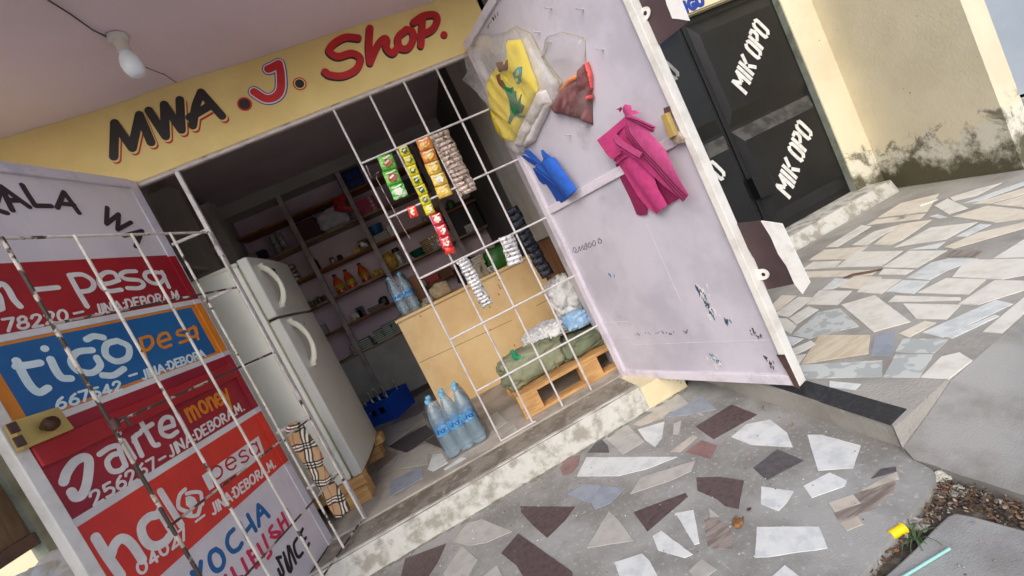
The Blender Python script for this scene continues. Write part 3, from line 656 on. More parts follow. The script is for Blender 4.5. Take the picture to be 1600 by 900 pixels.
# tiled platform on the right, one step up
SLB = [(1412, 700, .02), (1450, 646, .055), (1487, 594, .088), (1519, 566, .0965), (1565, 524, .098), (1600, 495, .098)]
bk_ = [onZ(x, y, z) for x, y, z in SLB]; e_ = bk_[-1] + (bk_[-1] - bk_[-3]).normalized() * 6; e_.z = .098; bk_.append(e_)
pf = MB(); pl = [(1.205, 1.27)] + [(p.x - .002, p.y + .002) for p in bk_] + [(8, 4.2), (1.22, 4.2)]
pf.prism([(x, y, -.14) for x, y in pl], (0, 0, ZP + .14))
B1 = (1150, 250); SB = 1191 / 450
PLT = [
 (2, [(435, 600), (575, 560), (722, 670), (570, 712)]), (2, [(690, 595), (930, 600), (870, 660), (745, 657)]), (1, [(770, 715), (1075, 580), (1145, 597), (855, 735)]),
 (1, [(862, 732), (1070, 642), (1090, 647), (892, 740)]), (2, [(1022, 712), (1191, 570), (1230, 600), (1100, 718)]), (3, [(673, 720), (780, 667), (828, 675), (715, 735)]),
 (6, [(575, 730), (660, 708), (645, 808), (560, 808)]), (9, [(270, 845), (345, 725), (555, 725), (548, 802)]), (10, [(265, 850), (605, 830), (605, 898), (250, 905)]),
 (10, [(660, 795), (690, 740), (880, 742), (820, 800)]), (10, [(610, 900), (660, 805), (815, 805), (760, 900)]), (2, [(765, 900), (850, 815), (925, 797), (977, 830), (880, 905)]),
 (2, [(895, 485), (950, 415), (1230, 408), (1230, 470), (1100, 495)]), (2, [(1065, 408), (1191, 330), (1240, 320), (1240, 402)]), (2, [(920, 597), (1070, 498), (1230, 502), (1191, 540), (1000, 600)]),
 (1, [(705, 490), (810, 425), (880, 408), (1003, 410), (880, 455), (800, 497)]), (2, [(750, 550), (870, 490), (1035, 495), (960, 558)]), (1, [(620, 545), (690, 498), (800, 502), (735, 555)]),
 (2, [(500, 547), (570, 492), (683, 495), (600, 555)]), (3, [(425, 528), (490, 480), (605, 485), (530, 537)]), (2, [(290, 598), (345, 540), (480, 542), (420, 600)]),
 (2, [(220, 655), (300, 607), (342, 620), (250, 680)]), (10, [(235, 725), (340, 630), (430, 615), (510, 690), (430, 705), (300, 740)]), (2, [(605, 445), (715, 377), (875, 375), (745, 448)]),
 (2, [(655, 362), (805, 280), (1000, 258), (865, 330), (722, 350)]), (3, [(570, 350), (680, 265), (810, 248), (690, 330), (640, 352)]), (1, [(910, 318), (1010, 265), (1055, 268), (950, 318)]),
 (3, [(860, 362), (1000, 302), (1220, 252), (1220, 275), (900, 367)]), (3, [(895, 235), (1040, 190), (1220, 210), (1220, 240), (1075, 260)]), (1, [(800, 235), (835, 225), (875, 238), (840, 243)]),
 (2, [(820, 190), (875, 160), (960, 200), (880, 225)]), (2, [(885, 155), (1000, 120), (1100, 95), (990, 150), (900, 170)]), (1, [(940, 180), (1090, 125), (1191, 90), (1191, 105), (1010, 170)]),
 (3, [(975, 183), (1215, 110), (1215, 135), (1050, 181)]), (3, [(1060, 184), (1215, 140), (1215, 200)]), (3, [(585, 240), (680, 180), (840, 140), (790, 215)]), (3, [(580, 247), (785, 222), (760, 245), (540, 270)]),
 (3, [(300, 415), (365, 372), (545, 358), (470, 410)]), (2, [(480, 353), (570, 297), (690, 265), (600, 315), (540, 353)]), (2, [(415, 445), (500, 380), (690, 377), (600, 440)]),
 (2, [(270, 455), (320, 422), (435, 418), (410, 445)]), (3, [(280, 488), (290, 462), (590, 455), (560, 478)]), (2, [(155, 640), (260, 567), (320, 570), (215, 650)]), (3, [(130, 620), (190, 560), (250, 562), (170, 625)]),
 (1, [(190, 725), (280, 740), (235, 768), (200, 765)]), (2, [(165, 655), (210, 657), (250, 685), (225, 720), (175, 690)]), (2, [(215, 790), (310, 748), (333, 765), (240, 810)]),
 (2, [(630, 588), (660, 562), (930, 570), (930, 582)]), (1, [(715, 372), (865, 340), (830, 367)]), (2, [(610, 450), (735, 455), (700, 475), (590, 475)]), (1, [(355, 538), (410, 490), (480, 495), (400, 535)]),
 (8, [(870, 400), (900, 374), (1020, 380), (990, 403)]), (2, [(240, 812), (290, 803), (265, 840), (230, 850)]), (2, [(520, 270), (560, 275), (420, 360), (370, 362)]),
]
tile(pf, [(890, 138), (1035, 152), (1010, 178), (888, 165)], A7, 3.0, ZP, 1)
for mi, poly in PLT: tile(pf, poly, B1, SB, ZP, mi)
for k in range(40):
    x, y = rnd.uniform(1.35, 2.2), rnd.uniform(2.1, 3.2)
    v_ = Vector((x, y, ZP)) - C0
    if 800 + F_PX * v_.dot(CR) / v_.dot(FW) > 1130: continue
    n = rnd.randint(4, 5); a0 = rnd.random() * 6
    pf.prism([(x + rnd.uniform(.08, .12) * math.cos(a0 + 6.283 * i / n), y + rnd.uniform(.07, .1) * math.sin(a0 + 6.283 * i / n), ZP - .002) for i in range(n)], (0, 0, .004 + .0004 * (k % 7)), rnd.choice([1, 2, 2, 3, 10]))
q = [onZ(x, y, ZP) for x, y in [(1203, 602), (1262, 596), (1417, 640), (1392, 664)]]
pf.prism([(p.x, p.y, ZP - .003) for p in q], (0, 0, .0062), 11)
struct(pf.build('platform_pavement', ['pcement', 't_white', 'pt_grey', 'pt_beige'] + TM[4:] + ['t_black']))
# cement slab in front of the platform and the street slab; gutter between them
fr_ = [onZ(x, y, .006) for x, y in [(1427, 717), (1462, 728), (1500, 741), (1535, 752), (1570, 763), (1600, 773)]]; fr_.append(fr_[-1] + (fr_[-1] - fr_[-3]).normalized() * 5)
b = MB(); K = 5; nn = len(bk_); V = []
for i in range(nn):
    for k in range(K + 1):
        q = bk_[i].lerp(fr_[i], k / K); q.z += .004 * noise.noise(Vector((q.x * 4, q.y * 4, 1)))
        if k == K: q += Vector((.006 * noise.noise(Vector((q.y * 40, 2, 0))), 0, -.003))
        V.append(q)
    V.append(V[-1] + Vector((.012, 0, -.14)))
F = [(i * (K + 2) + k, i * (K + 2) + k + 1, (i + 1) * (K + 2) + k + 1, (i + 1) * (K + 2) + k) for i in range(nn - 1) for k in range(K + 1)]
b.add(V, F); e2_ = V[-2]; b.add([bk_[-1], e2_, Vector((e_.x + 20, e2_.y, 0))], [(0, 1, 2)]); struct(b.build('slab', 'slab', smooth=True))
rd_ = [onZ(x, y, -.012) for x, y in [(1385, 897), (1400, 884), (1430, 856), (1458, 826), (1480, 806), (1492, 801), (1520, 806), (1560, 817), (1600, 828)]]
f0 = rd_[0]; f1 = rd_[-1] + (rd_[-1] - rd_[-3]).normalized() * 6
b = MB(); b.prism([(x, y, -.14) for x, y in [(-60, f0.y - .02), (f0.x - .3, f0.y - .015)] + [(p.x, p.y) for p in rd_] + [(f1.x, f1.y), (30, f1.y), (30, -60), (-60, -60)]], (0, 0, .128)); struct(b.build('road', 'road', bevel=.006))
b = MB(); n_ = 30                                            # silted gutter bed
for k in range(n_):
    for m_ in range(n_):
        pass
gx = [.55 + .85 * k / 60 for k in range(61)]; gy = [.30 + .95 * k / 60 for k in range(61)]
V = [Vector((x, y, -.042 + .012 * noise.noise(Vector((x * 9, y * 9, 4))) + .008 * noise.noise(Vector((x * 40, y * 40, 2))))) for y in gy for x in gx]
b.add(V, [(j * 61 + i, j * 61 + i + 1, (j + 1) * 61 + i + 1, (j + 1) * 61 + i) for j in range(60) for i in range(60)]); struct(b.build('gutter', 'dirt', smooth='all'))
# the shop step: painted kerb face, dirty tread
b = MB(); XE = .845
b.prism([(-4, 2.452, -.05), (XE, 2.452, -.05), (XE, D - .03, -.05), (-4, D - .03, -.05)], (0, 0, ZT + .05), 1)
NN = 90
for k in range(NN):                       # uneven lime-washed face
    x0, x1 = -2.2 + (XE + 2.2) * k / NN, -2.2 + (XE + 2.2) * (k + 1) / NN
    def fy(x): return 2.447 + .006 * noise.noise(Vector((x * 9, 0, 3)))
    def fz(x): return ZT + .004 + .003 * noise.noise(Vector((x * 12, 1, 5)))
    b.add([(x0, fy(x0) - .012, .0), (x1, fy(x1) - .012, .0), (x1, fy(x1), fz(x1) - .012), (x0, fy(x0), fz(x0) - .012), (x1, fy(x1) + .015, fz(x1)), (x0, fy(x0) + .015, fz(x0)), (x1, 2.49, ZT + .001), (x0, 2.49, ZT + .001)],
          [(0, 1, 2, 3), (3, 2, 4, 5), (5, 4, 6, 7)], 0)
b.box((XE + .001, 2.44, -.05), (1.12, D - .03, ZT - .01), 2)
b.box((-4, D - .03, -.05), (1.12, D + .03, ZF + .004), 3)
struct(b.build('step', ['kerbwhite', 'tread', 'cream', 'floorin']))
b = MB(); b.box((-1.9, D + .03, -.05), (1.2, 6.1, ZF))
FT = ['floorin', 't_dark', 't_strip', 't_blue', 't_grey', 't_white']
Z4 = (480, 560)
for mi, off, sc, poly in [(1, Z4, 5, [(635, 690), (760, 610), (930, 520), (1000, 590), (780, 740)]), (1, Z4, 5, [(920, 650), (1000, 597), (1060, 710)]), (2, Z4, 5, [(655, 520), (700, 460), (930, 320), (925, 400), (760, 510)]),
    (4, Z4, 5, [(560, 590), (640, 530), (900, 430), (920, 480), (640, 680)]), (2, Z4, 5, [(520, 830), (620, 720), (715, 745), (560, 880)]), (3, A5, 3, [(630, 458), (780, 384), (783, 440), (630, 528)]),
    (4, Z4, 5, [(720, 760), (920, 670), (1060, 730), (950, 740), (940, 830), (660, 870)]), (5, A5, 3, [(805, 400), (830, 330), (870, 325), (900, 370), (830, 410)]), (5, A5, 3, [(880, 400), (960, 345), (1000, 350), (900, 420)]),
    (1, Z4, 5, [(800, 250), (940, 150), (970, 220), (830, 310)]), (4, A6, 3, [(170, 170), (230, 130), (280, 180), (200, 230)]), (4, A6, 3, [(220, 240), (310, 190), (325, 210), (250, 255)])]:
    tile(b, poly, off, sc, ZF, mi)
struct(b.build('floor', FT))

# ------------------------------------------------------------------ shop building
sb = thing('shop_building', 'small shop building with yellow lettered beam over its open front', 'shop', (0, D, 0))
YB = 6.0; YC = 1.72
b = MB(); ZBm = 2.425
def zc(x): return CAMZ + 1.594 - .04 * x
n = 60                                        # beam whose top runs into an uneven ceiling line
b.box((-2.6, D, ZBm), (1.10, D + .05, 3.3))
fascia = b.build('fascia_beam', 'yellow', sb)
b = MB(); b.box((-1.16, D - .006, ZBm - .022), (.93, D + .04, ZBm - .001)); b.build('beam_trim', 'trim', sb, bevel=.006)
b = MB()
for k in range(n):
    x0, x1 = -4 + 5.6 * k / n, -4 + 5.6 * (k + 1) / n
    def w(x): return zc(x) + .012 * noise.noise(Vector((x * 2.2, 3, 0)))
    b.box8([(x0, YC, w(x0)), (x1, YC, w(x1)), (x1, D - .002, w(x1)), (x0, D - .002, w(x0)), (x0, YC, 3.2), (x1, YC, 3.2), (x1, D - .002, 3.2), (x0, D - .002, 3.2)])
bm_ = b.build('veranda_ceiling', 'ceil', sb)
b = MB()
for p in [[(255, 115), (265, 122), (276, 129)], [(505, 15), (510, 32), (516, 48)], [(205, 95), (222, 103), (255, 116)]]:
    b = MB(); b.tube([onZ(x, y, zc(-.4) - .004) for x, y in p], .0022, 5); b.build('ceiling_crack', 'wire', sb)
pass
b = MB(); b.box((-1.9, YB, 0), (1.3, YB + .15, 3.3)); b.build('back_wall', 'mauvewall', sb)
b = MB(); b.box((-1.9, D + .2, 0), (-1.74, YB, 3.3)); b.build('side_wall', 'greywall', sb)
b = MB(); b.box((1.07, D + .0, 0), (1.25, YB, 3.3)); b.build('side_wall', 'darkwall', sb)
b = MB(); b.box((-1.74, D + .2, 3.12), (1.07, YB, 3.25)); b.build('shop_ceiling', 'shopceil', sb)
b = MB(); b.box((-1.74, 5.70, 2.98), (1.07, YB - .002, 3.12)); b.build('ring_beam', 'greywall', sb)
b = MB(); b.box((-4, D, 0), (-1.16, D + .035, ZBm)); b.build('front_wall', 'cream', sb)
b = MB(); b.box((.93, D + .001, .0), (1.069, D + .3, ZBm)); b.build('door_jamb', 'lilacf', sb)
b = MB()
for x, z0, z1, y0 in [(-1.0, .9, 3.1, 5.3)]: pass
for i, (x0, x1) in enumerate([(-1.73, -1.62)]):
    for y in (2.98, 3.6, 4.3, 5.0): b.box((-1.739, y, ZF), (-1.56, y + .16, 2.98))
    for z in (.9, 1.6, 2.2): b.box((-1.738, 3.0, z), (-1.60, 5.1, z + .03))
b.build('side_shelving', ['greywall'], sb)
b = MB()
q = [onX(x, y, 1.069) for x, y in [(827, 363), (877, 480), (900, 560), (950, 600), (905, 470), (853, 349)]]
b.box((1.045, 2.80, ZF), (1.069, 4.06, 1.16)); b.build('side_plank', 'wooddk', sb)
b = MB(); b.box((1.035, 2.95, 1.17), (1.069, 4.05, 3.1)); b.build('side_panel', 'greywall', sb)
# small shelf on the dark right of the back wall
# --- lettering on the beam
L1, L2 = (0, 0), (400, 0)
MW = [[(535, 735), (540, 578)], [(540, 578), (622, 695)], [(622, 695), (656, 540)], [(656, 540), (710, 668)], [(700, 520), (778, 640)], [(778, 640), (772, 492)], [(772, 492), (852, 610)], [(852, 610), (845, 470)], [(905, 590), (920, 500), (945, 435)], [(945, 435), (1042, 545)], [(892, 552), (995, 492)]]
JJ = [[(58, 325), (75, 318), (108, 300)], [(108, 300), (117, 350), (116, 420), (90, 455), (45, 463), (-8, 432)]]
SH = [[(480, 178), (420, 175), (365, 205), (345, 240), (385, 265), (450, 250), (490, 275), (470, 325), (410, 355), (350, 352), (325, 337)], [(535, 132), (530, 220), (536, 293)], [(536, 293), (570, 215), (600, 182), (614, 190), (612, 225), (640, 250), (665, 222)], [(705, 140), (668, 175), (675, 222), (712, 226), (738, 185), (732, 145), (705, 138)], [(782, 78), (778, 150), (774, 213)], [(740, 105), (785, 75), (838, 70), (850, 98), (825, 140), (768, 168)]]
def fl(name, mt, lines, w, off, h, d=(0, 0), sm=True):
    b = MB(); trace(b, FA, lines, w, off, 3.0, h, 0, sm, d); b.build(name, mt, fascia)
DOT1, DOT2, DOT3 = [[(1147, 488)]], [[(205, 393)]], [[(882, 163)]]
fl('letter_outline', 'letred', MW, .046, L1, .001, (12, 14)); fl('letter_outline', 'yellow', MW, .046, L1, .0028, (6, 7)); fl('lettering', 'letblack', MW, .044, L1, .0046)
fl('letter_outline', 'letred', DOT1, .079, L1, .001); fl('lettering', 'letblack', DOT1, .06, L1, .0028)
fl('letter_outline', 'letroyal', JJ, .069, L2, .001); fl('letter_outline', 'signwhite', JJ, .057, L2, .0024); fl('lettering', 'letred', JJ, .044, L2, .0038)
fl('letter_outline', 'letred', DOT2, .076, L2, .001); fl('letter_outline', 'yellow', DOT2, .062, L2, .002); fl('lettering', 'letblack', DOT2, .05, L2, .003)
fl('letter_outline', 'letblack', SH, .043, L2, .001, (-4, 8)); fl('lettering', 'letred', SH, .041, L2, .003)
fl('letter_outline', 'letblack', DOT3, .043, L2, .001, (-2, 5)); fl('lettering', 'letred', DOT3, .042, L2, .003)

# light bulb and its wire under the veranda ceiling
bp = onZ(183, 58, zc(-.7)); bt = thing('light_bulb', 'frosted light bulb in a batten holder under the mauve ceiling', 'light bulb', (bp.x, bp.y, bp.z))
b = MB(); b.lathe([(.042, .0), (.042, -.012), (.036, -.02), (.028, -.024), (.024, -.056), (.027, -.058), (.027, -.07)], bp, 24); b.build('holder', 'plastwhite', bt, True)
b = MB(); b.lathe([(.025, -.07), (.026, -.082), (.037, -.102), (.043, -.13), (.041, -.158), (.031, -.18), (.014, -.19), (.004, -.191)], bp, 28); b.build('bulb', 'bulb', bt, 'all')
b = MB(); b.tube([onZ(x, y, zc(-.7) - .004) for x, y in [(60, -10), (75, 0), (110, 22), (145, 47), (166, 57)]], .0035, 6); tag(b.build('light_cable', 'wire', origin=bp), 'thin dark cable running along the ceiling to the bulb', 'cable')

# ------------------------------------------------------------------ left door leaf with the painted adverts
TL = R(15.27); LP = Plane((-1.136, D, 0), (math.sin(TL), math.cos(TL), 0), (math.cos(TL), -math.sin(TL), 0))
ld = thing('metal_door', 'open metal door leaf painted with red and blue mobile money adverts', 'door', (-1.136, D, .16))
ZL0, ZL1 = .10, 2.435; AL = -1.078
b = MB(); b.pbox(LP, AL + .01, -.015, ZL0 + .01, ZL1 - .01, -.012, -.001); b.build('panel', 'signgrey', ld)
b = MB(); b.pbox(LP, AL, AL + .045, ZL0, ZL1, -.03, .014); b.build('frame', 'whitef', ld, bevel=.004)
b = MB(); b.pbox(LP, -.055, 0, ZL0, ZL1, -.03, .006); b.build('frame', 'lilacf', ld, bevel=.004)
b = MB(); b.pbox(LP, AL + .046, -.056, ZL1 - .05, ZL1 - .001, -.03, .016); b.build('frame', 'lilacf', ld, bevel=.004)
b = MB(); b.pbox(LP, AL + .046, -.056, ZL0 + .001, ZL0 + .05, -.03, .016); b.build('frame', 'lilacf', ld, bevel=.004)
def zl(x, y): return LP.uv(x, y)[1]
zr1, zw1, zb, zo, zh, zv = [zl(*p) for p in [(258, 399), (302, 475), (347, 557), (397, 647), (440, 728), (0, 0)]]
print('LEFT z', zr1, zw1, zb, zo, zh)
XA, XB = AL + .0465, -.0565
def sheet(name, mt, z0, z1, h=.0012, a0=XA, a1=XB, h0=-.0005):
    b = MB(); b.pbox(LP, a0, a1, z0, z1, h0, h); return b.build(name, mt, ld)
s_red = sheet('red_sign', 'red1', zw1 + .024, zr1)
sheet('white_stripe', 'signwhite', zw1 - .002, zw1 + .024, .0016)
s_blue = sheet('blue_sign', 'blue1', zb + .022, zw1 - .004, .0012)
for z0, z1, a0, a1 in [(zw1 - .016, zw1 - .005, XA, XB), (zb + .023, zb + .034, XA, XB), (zb + .035, zw1 - .017, XA, XA + .045), (zb + .035, zw1 - .017, XB - .03, XB)]: sheet('orange_border', 'orange1', z0, z1, .0018, a0, a1)
sheet('white_stripe', 'signwhite', zb - .004, zb + .022, .0016)
s_air = sheet('crimson_sign', 'red2', zo + .026, zb - .004)
b = MB(); b.pbox(LP, XA, XB, zb - .135, zb - .055, .0013, .022); b.build('cross_rail', 'red1', ld, bevel=.005)
sheet('white_stripe', 'signwhite', zo - .004, zo + .026, .0016)
s_halo = sheet('orange_red_sign', 'red3', zh, zo - .004)
s_low = sheet('pale_sign', 'signgrey', ZL0 + .052, zh - .001, .0008)
# flange on the hinge side keeps the sign colours
for mt, z0, z1 in [('red1', zw1 + .024, zr1 - .01), ('orange1', zb + .022, zw1 - .004), ('red2', zo + .026, zb - .004), ('red3', zh, zo - .004)]:
    b = MB(); b.pbox(LP, -.0562, -.012, z0, z1, -.0004, .0076); b.build('painted_edge', mt, ld)
V6 = (0, 230); S6 = 900 / 230
def ll(name, mt, par, lines, w, off, sc, h=.0022, sm=True):
    b = MB(); trace(b, LP, lines, w, off, sc, h, 0, sm); b.build(name, mt, par)
def lt(name, mt, par, items, w, h=.0022, xh=False):
    b = MB()
    for s, p0, p1, p2 in items: text(b, LP, s, p0, p1, p2, w, h, xh)
    b.build(name, mt, par)
ll('lettering', 'letviolet', s_low, [[(-30, 380), (40, 402)], [(-40, 300), (-30, 380)], [(75, 385), (5, 240)], [(5, 240), (-20, 330)], [(5, 240), (178, 365)], [(45, 325), (110, 325)], [(135, 232), (170, 290), (215, 358)], [(215, 358), (312, 360)], [(350, 370), (390, 275)], [(390, 275), (482, 402)], [(372, 345), (450, 352)], [(655, 370), (650, 470)], [(650, 470), (725, 410)], [(725, 410), (718, 505)], [(718, 505), (800, 460)], [(755, 542), (868, 512)], [(868, 512), (828, 608)], [(810, 530), (838, 570)]], .021, V6, S6, .0012)
T3 = (0, 340)
ll('lettering', 'letwhite', s_red, [[(-90, 560), (-40, 660), (-10, 720)], [(-60, 620), (-30, 540), (15, 520), (60, 560), (105, 640), (155, 695)], [(-60, 560), (-10, 620), (10, 712)], [(265, 565), (450, 547)], [(540, 452), (610, 580), (678, 695)], [(540, 452), (640, 447), (715, 490), (728, 540), (690, 572), (612, 582)], [(775, 522), (850, 515), (925, 490)], [(925, 490), (890, 437), (825, 430), (775, 470), (785, 535), (845, 575), (945, 565)], [(1058, 420), (975, 425), (940, 452), (985, 482), (1085, 492), (1120, 525), (1085, 552), (995, 553)], [(1215, 430), (1145, 428), (1130, 465), (1180, 510), (1240, 515), (1280, 480), (1270, 440), (1215, 428)], [(1262, 425), (1318, 545)]], .0205, T3, 5.0)
lt('lettering', 'letwhite', s_red, [('78220', (2, 520), (108, 501), (-2, 497)), ('-', (112, 499), (134, 494), (108, 480)), ('JINA:DEBORA.M', (149, 493), (282, 466), (144, 475))], .0096)
T4 = (0, 430)
ll('lettering', 'letice', s_blue, [[(75, 402), (115, 480), (150, 530), (185, 550), (222, 530)], [(75, 428), (130, 422), (185, 412)], [(208, 345)], [(235, 395), (262, 450), (290, 482), (330, 485)], [(430, 352), (360, 362), (333, 405), (365, 448), (430, 458), (468, 425), (452, 388)], [(405, 302), (438, 287), (482, 293)], [(547, 308), (498, 325), (495, 375), (545, 405), (598, 385), (600, 335), (547, 308)], [(480, 470), (530, 470), (578, 440)]], .027, T4, 3.0)
ll('lettering', 'letorange', s_blue, [[(657, 300), (670, 345), (686, 405)], [(657, 298), (702, 288), (715, 320), (694, 348), (672, 352)], [(745, 315), (798, 297)], [(798, 297), (780, 272), (750, 282), (742, 315), (765, 340), (800, 328)], [(862, 255), (835, 262), (832, 280), (868, 285), (880, 303), (842, 318)], [(905, 245), (882, 260), (892, 290), (922, 280), (915, 245)], [(908, 240), (928, 300)]], .0145, T4, 3.0)
lt('lettering', 'letice', s_blue, [('667542', (86, 641), (192, 609), (81, 622)), ('-', (198, 596), (216, 590), (195, 580)), ('JINA:DEBORA', (222, 594), (322, 557), (217, 579))], .0096)
T5 = (100, 620)
ll('lettering', 'letwhite', s_air, [[(275, 450), (350, 400), (420, 385), (440, 440), (480, 540)], [(440, 440), (370, 460), (335, 515), (370, 580), (440, 575), (478, 530)], [(428, 285)], [(460, 345), (545, 480)], [(540, 320), (605, 460)], [(545, 350), (555, 310), (590, 285)], [(590, 185), (650, 290), (700, 375), (735, 375)], [(605, 265), (685, 215)], [(760, 255), (855, 225)], [(855, 225), (835, 168), (785, 165), (750, 215), (765, 290), (825, 310), (880, 275)], [(880, 140), (930, 230), (965, 300)]], .0205, T5, 5.0)
ll('lettering', 'letwhite', s_air, [[(-5, 665), (20, 590), (80, 510), (150, 475), (190, 500), (188, 600), (170, 700), (135, 770), (85, 785), (55, 745)]], .032, T5, 5.0)
b = MB(); text(b, LP, 'money', (295, 661), (362, 623), (284, 640), .0145, .0022, True); b.build('lettering', 'letorange', s_air)
lt('lettering', 'letwhite', s_air, [('256267', (143, 793), (247, 730), (133, 771)), ('-', (247, 727), (262, 718), (243, 712)), ('JINA:DEBORA.M.', (265, 716), (382, 640), (258, 698))], .0096)
T6 = (120, 760); S66 = 1414 / 220
ll('lettering', 'letwhite', s_halo, [[(185, 515), (300, 700), (440, 900)], [(340, 690), (370, 600), (430, 530), (500, 540), (570, 610), (655, 740)], [(800, 290), (720, 310), (650, 390), (655, 490), (710, 575), (790, 600), (880, 560), (930, 500)], [(830, 250), (900, 360), (965, 460)]], .033, T6, S66)
ll('lettering', 'letwhite', s_halo, [[(835, 50), (940, 220), (1045, 390)]], .027, T6, S66, .0034)
ll('lettering', 'letwhite', s_halo, [[(1085, 30), (1030, 90), (1015, 200), (1060, 240), (1140, 265)], [(1100, 75), (1160, 60), (1235, 65), (1250, 120), (1258, 180)], [(1090, 290), (1150, 300), (1210, 285), (1235, 210)]], .016, T6, S66, .003)
b = MB(); b.pprism(LP, LP.px([(1090, 110), (1130, 95), (1180, 115), (1205, 165), (1180, 210), (1140, 225), (1095, 190)], T6, S66), .001, .0028); b.build('emblem', 'letwhite', s_halo)
bx = MB(); bx.pprism(LP, LP.px([(765, 430), (1030, 245), (1060, 330), (800, 500)], (60, 600), 3.0), -.0002, .0022); box_ = bx.build('white_box', 'letwhite', ld)
b = MB(); text(b, LP, 'pesa', (329, 755), (409, 706), (321, 733), .009, .0034, True); b.build('lettering', 'letred', box_)
lt('lettering', 'letwhite', s_halo, [('04027', (216, 902), (294, 838), (207, 882)), ('-', (303, 826), (324, 810), (297, 808)), ('JINA:DEBORA.M.', (332, 806), (431, 729), (326, 788))], .0096)
V1 = (280, 760); SV = 1600 / 260
ll('lettering', 'letblue', s_low, [[(205, 730), (200, 800), (190, 900)], [(190, 900), (120, 830)], [(350, 605), (300, 640), (290, 710), (320, 785), (365, 810), (410, 780), (428, 710), (400, 640), (350, 605)], [(520, 415), (470, 470), (460, 560), (510, 625), (570, 600), (600, 550)], [(580, 355), (650, 500)], [(655, 275), (735, 425)], [(640, 435), (700, 355)], [(765, 380), (755, 280), (755, 180)], [(755, 180), (800, 220), (860, 290)], [(755, 295), (805, 245)]], .0205, V1, SV, .0018)
ll('lettering', 'letpink', s_low, [[(440, 860), (470, 920), (430, 950)], [(500, 790), (550, 880), (600, 870)], [(600, 700), (660, 830)], [(655, 630), (740, 780)], [(655, 640), (710, 605)], [(690, 700), (740, 660)], [(735, 780), (770, 745)], [(750, 560), (810, 670)], [(800, 470), (850, 590), (880, 640), (850, 690)], [(890, 380), (865, 420), (880, 450), (930, 440), (970, 450), (930, 490), (880, 485)], [(945, 320), (1000, 440)], [(985, 260), (1045, 380)], [(970, 380), (1010, 320)], [(1030, 225), (1080, 330)]], .0165, V1, SV, .0018)
ll('lettering', 'letblack', s_low, [[(945, 700), (1000, 820), (985, 870), (950, 800)], [(1000, 640), (1060, 800), (1070, 820)], [(935, 690), (975, 680)], [(1015, 700), (1050, 810), (1080, 790), (1060, 700), (1040, 580)], [(1055, 580), (1120, 740)], [(1130, 500), (1100, 560), (1120, 650), (1150, 680), (1185, 640)], [(1160, 450), (1230, 600)], [(1165, 455), (1185, 410)], [(1190, 530), (1215, 495)], [(1232, 590), (1245, 550)]], .0165, V1, SV, .0018)
# brass lock on the meeting edge
a0, z0 = LP.uv(38, 700); a1, z1 = LP.uv(114, 668)
lk = [LP.uv(*p, .045) for p in [(14, 660), (90, 636), (115, 670), (36, 703)]]
lo = MB(); lo.pprism(LP, lk, .018, .05); lock = lo.build('lock_case', 'brass', ld, bevel=.003)
kc = LP.uv(75, 664, .07); b = MB(); b.lathe([(.012, 0), (.013, .012), (.022, .018), (.026, .03), (.023, .042), (.012, .048)], LP.P(*kc, .05), 20, axis=LP.n); b.build('knob', 'knob', lock, True)
b = MB()
for p in [(20, 669), (30, 690)]:
    u = LP.uv(*p, .05); b.pbox(LP, u[0] - .012, u[0] + .012, u[1] - .018, u[1] + .018, .049, .056)
b.build('bolt_plate', 'rust', lock)

# ------------------------------------------------------------------ right door leaf
TR = R(-18.15); RP = Plane((.886, D, 0), (-math.sin(TR), -math.cos(TR), 0), (-math.cos(TR), math.sin(TR), 0))
rd = thing('metal_door', 'open lilac metal door leaf hung with shopping bags and a packed shirt', 'door', (.886, D, .15))
AR = 1.152; Z0, Z1 = .135, 2.475
b = MB(); b.pbox(RP, .01, AR - .01, Z0 + .01, Z1 - .01, -.012, -.001); b.build('panel', 'lilac', rd)
b = MB(); b.pbox(RP, 0, .05, Z0, Z1, -.03, .022); b.build('frame', 'lilacf', rd, bevel=.003)
b = MB(); b.pbox(RP, AR - .034, AR, Z0, Z1, -.035, .02); b.build('frame', 'whitef', rd, bevel=.003)
b = MB(); b.pbox(RP, .051, AR - .035, Z0 + .001, Z0 + .05, -.03, .018); b.build('frame', 'lilacf', rd, bevel=.003)
b = MB(); b.pbox(RP, .051, AR - .035, Z1 - .05, Z1 - .001, -.03, .018); b.build('frame', 'lilacf', rd, bevel=.003)
zr = RP.uv(900, 306)[1]; print('rail z', zr, RP.uv(1060, 227))
b = MB(); b.pbox(RP, .051, AR - .035, zr - .024, zr + .024, -.0008, .014); b.build('cross_rail', 'lilacf', rd, bevel=.003)
RB = (850, 330)
b = MB()                                     # welded sheet seams
for ln in [[(30, 20), (200, 380), (420, 625)], [(420, 625), (1060, 603)], [(480, 60), (650, 440)], [(265, 525), (395, 515)], [(310, 600), (400, 590)]]:
    b.ribbon(RP, RP.px(ln, RB, 3.0), .004, .0008)
b.build('weld_seam', 'lilacf', rd)
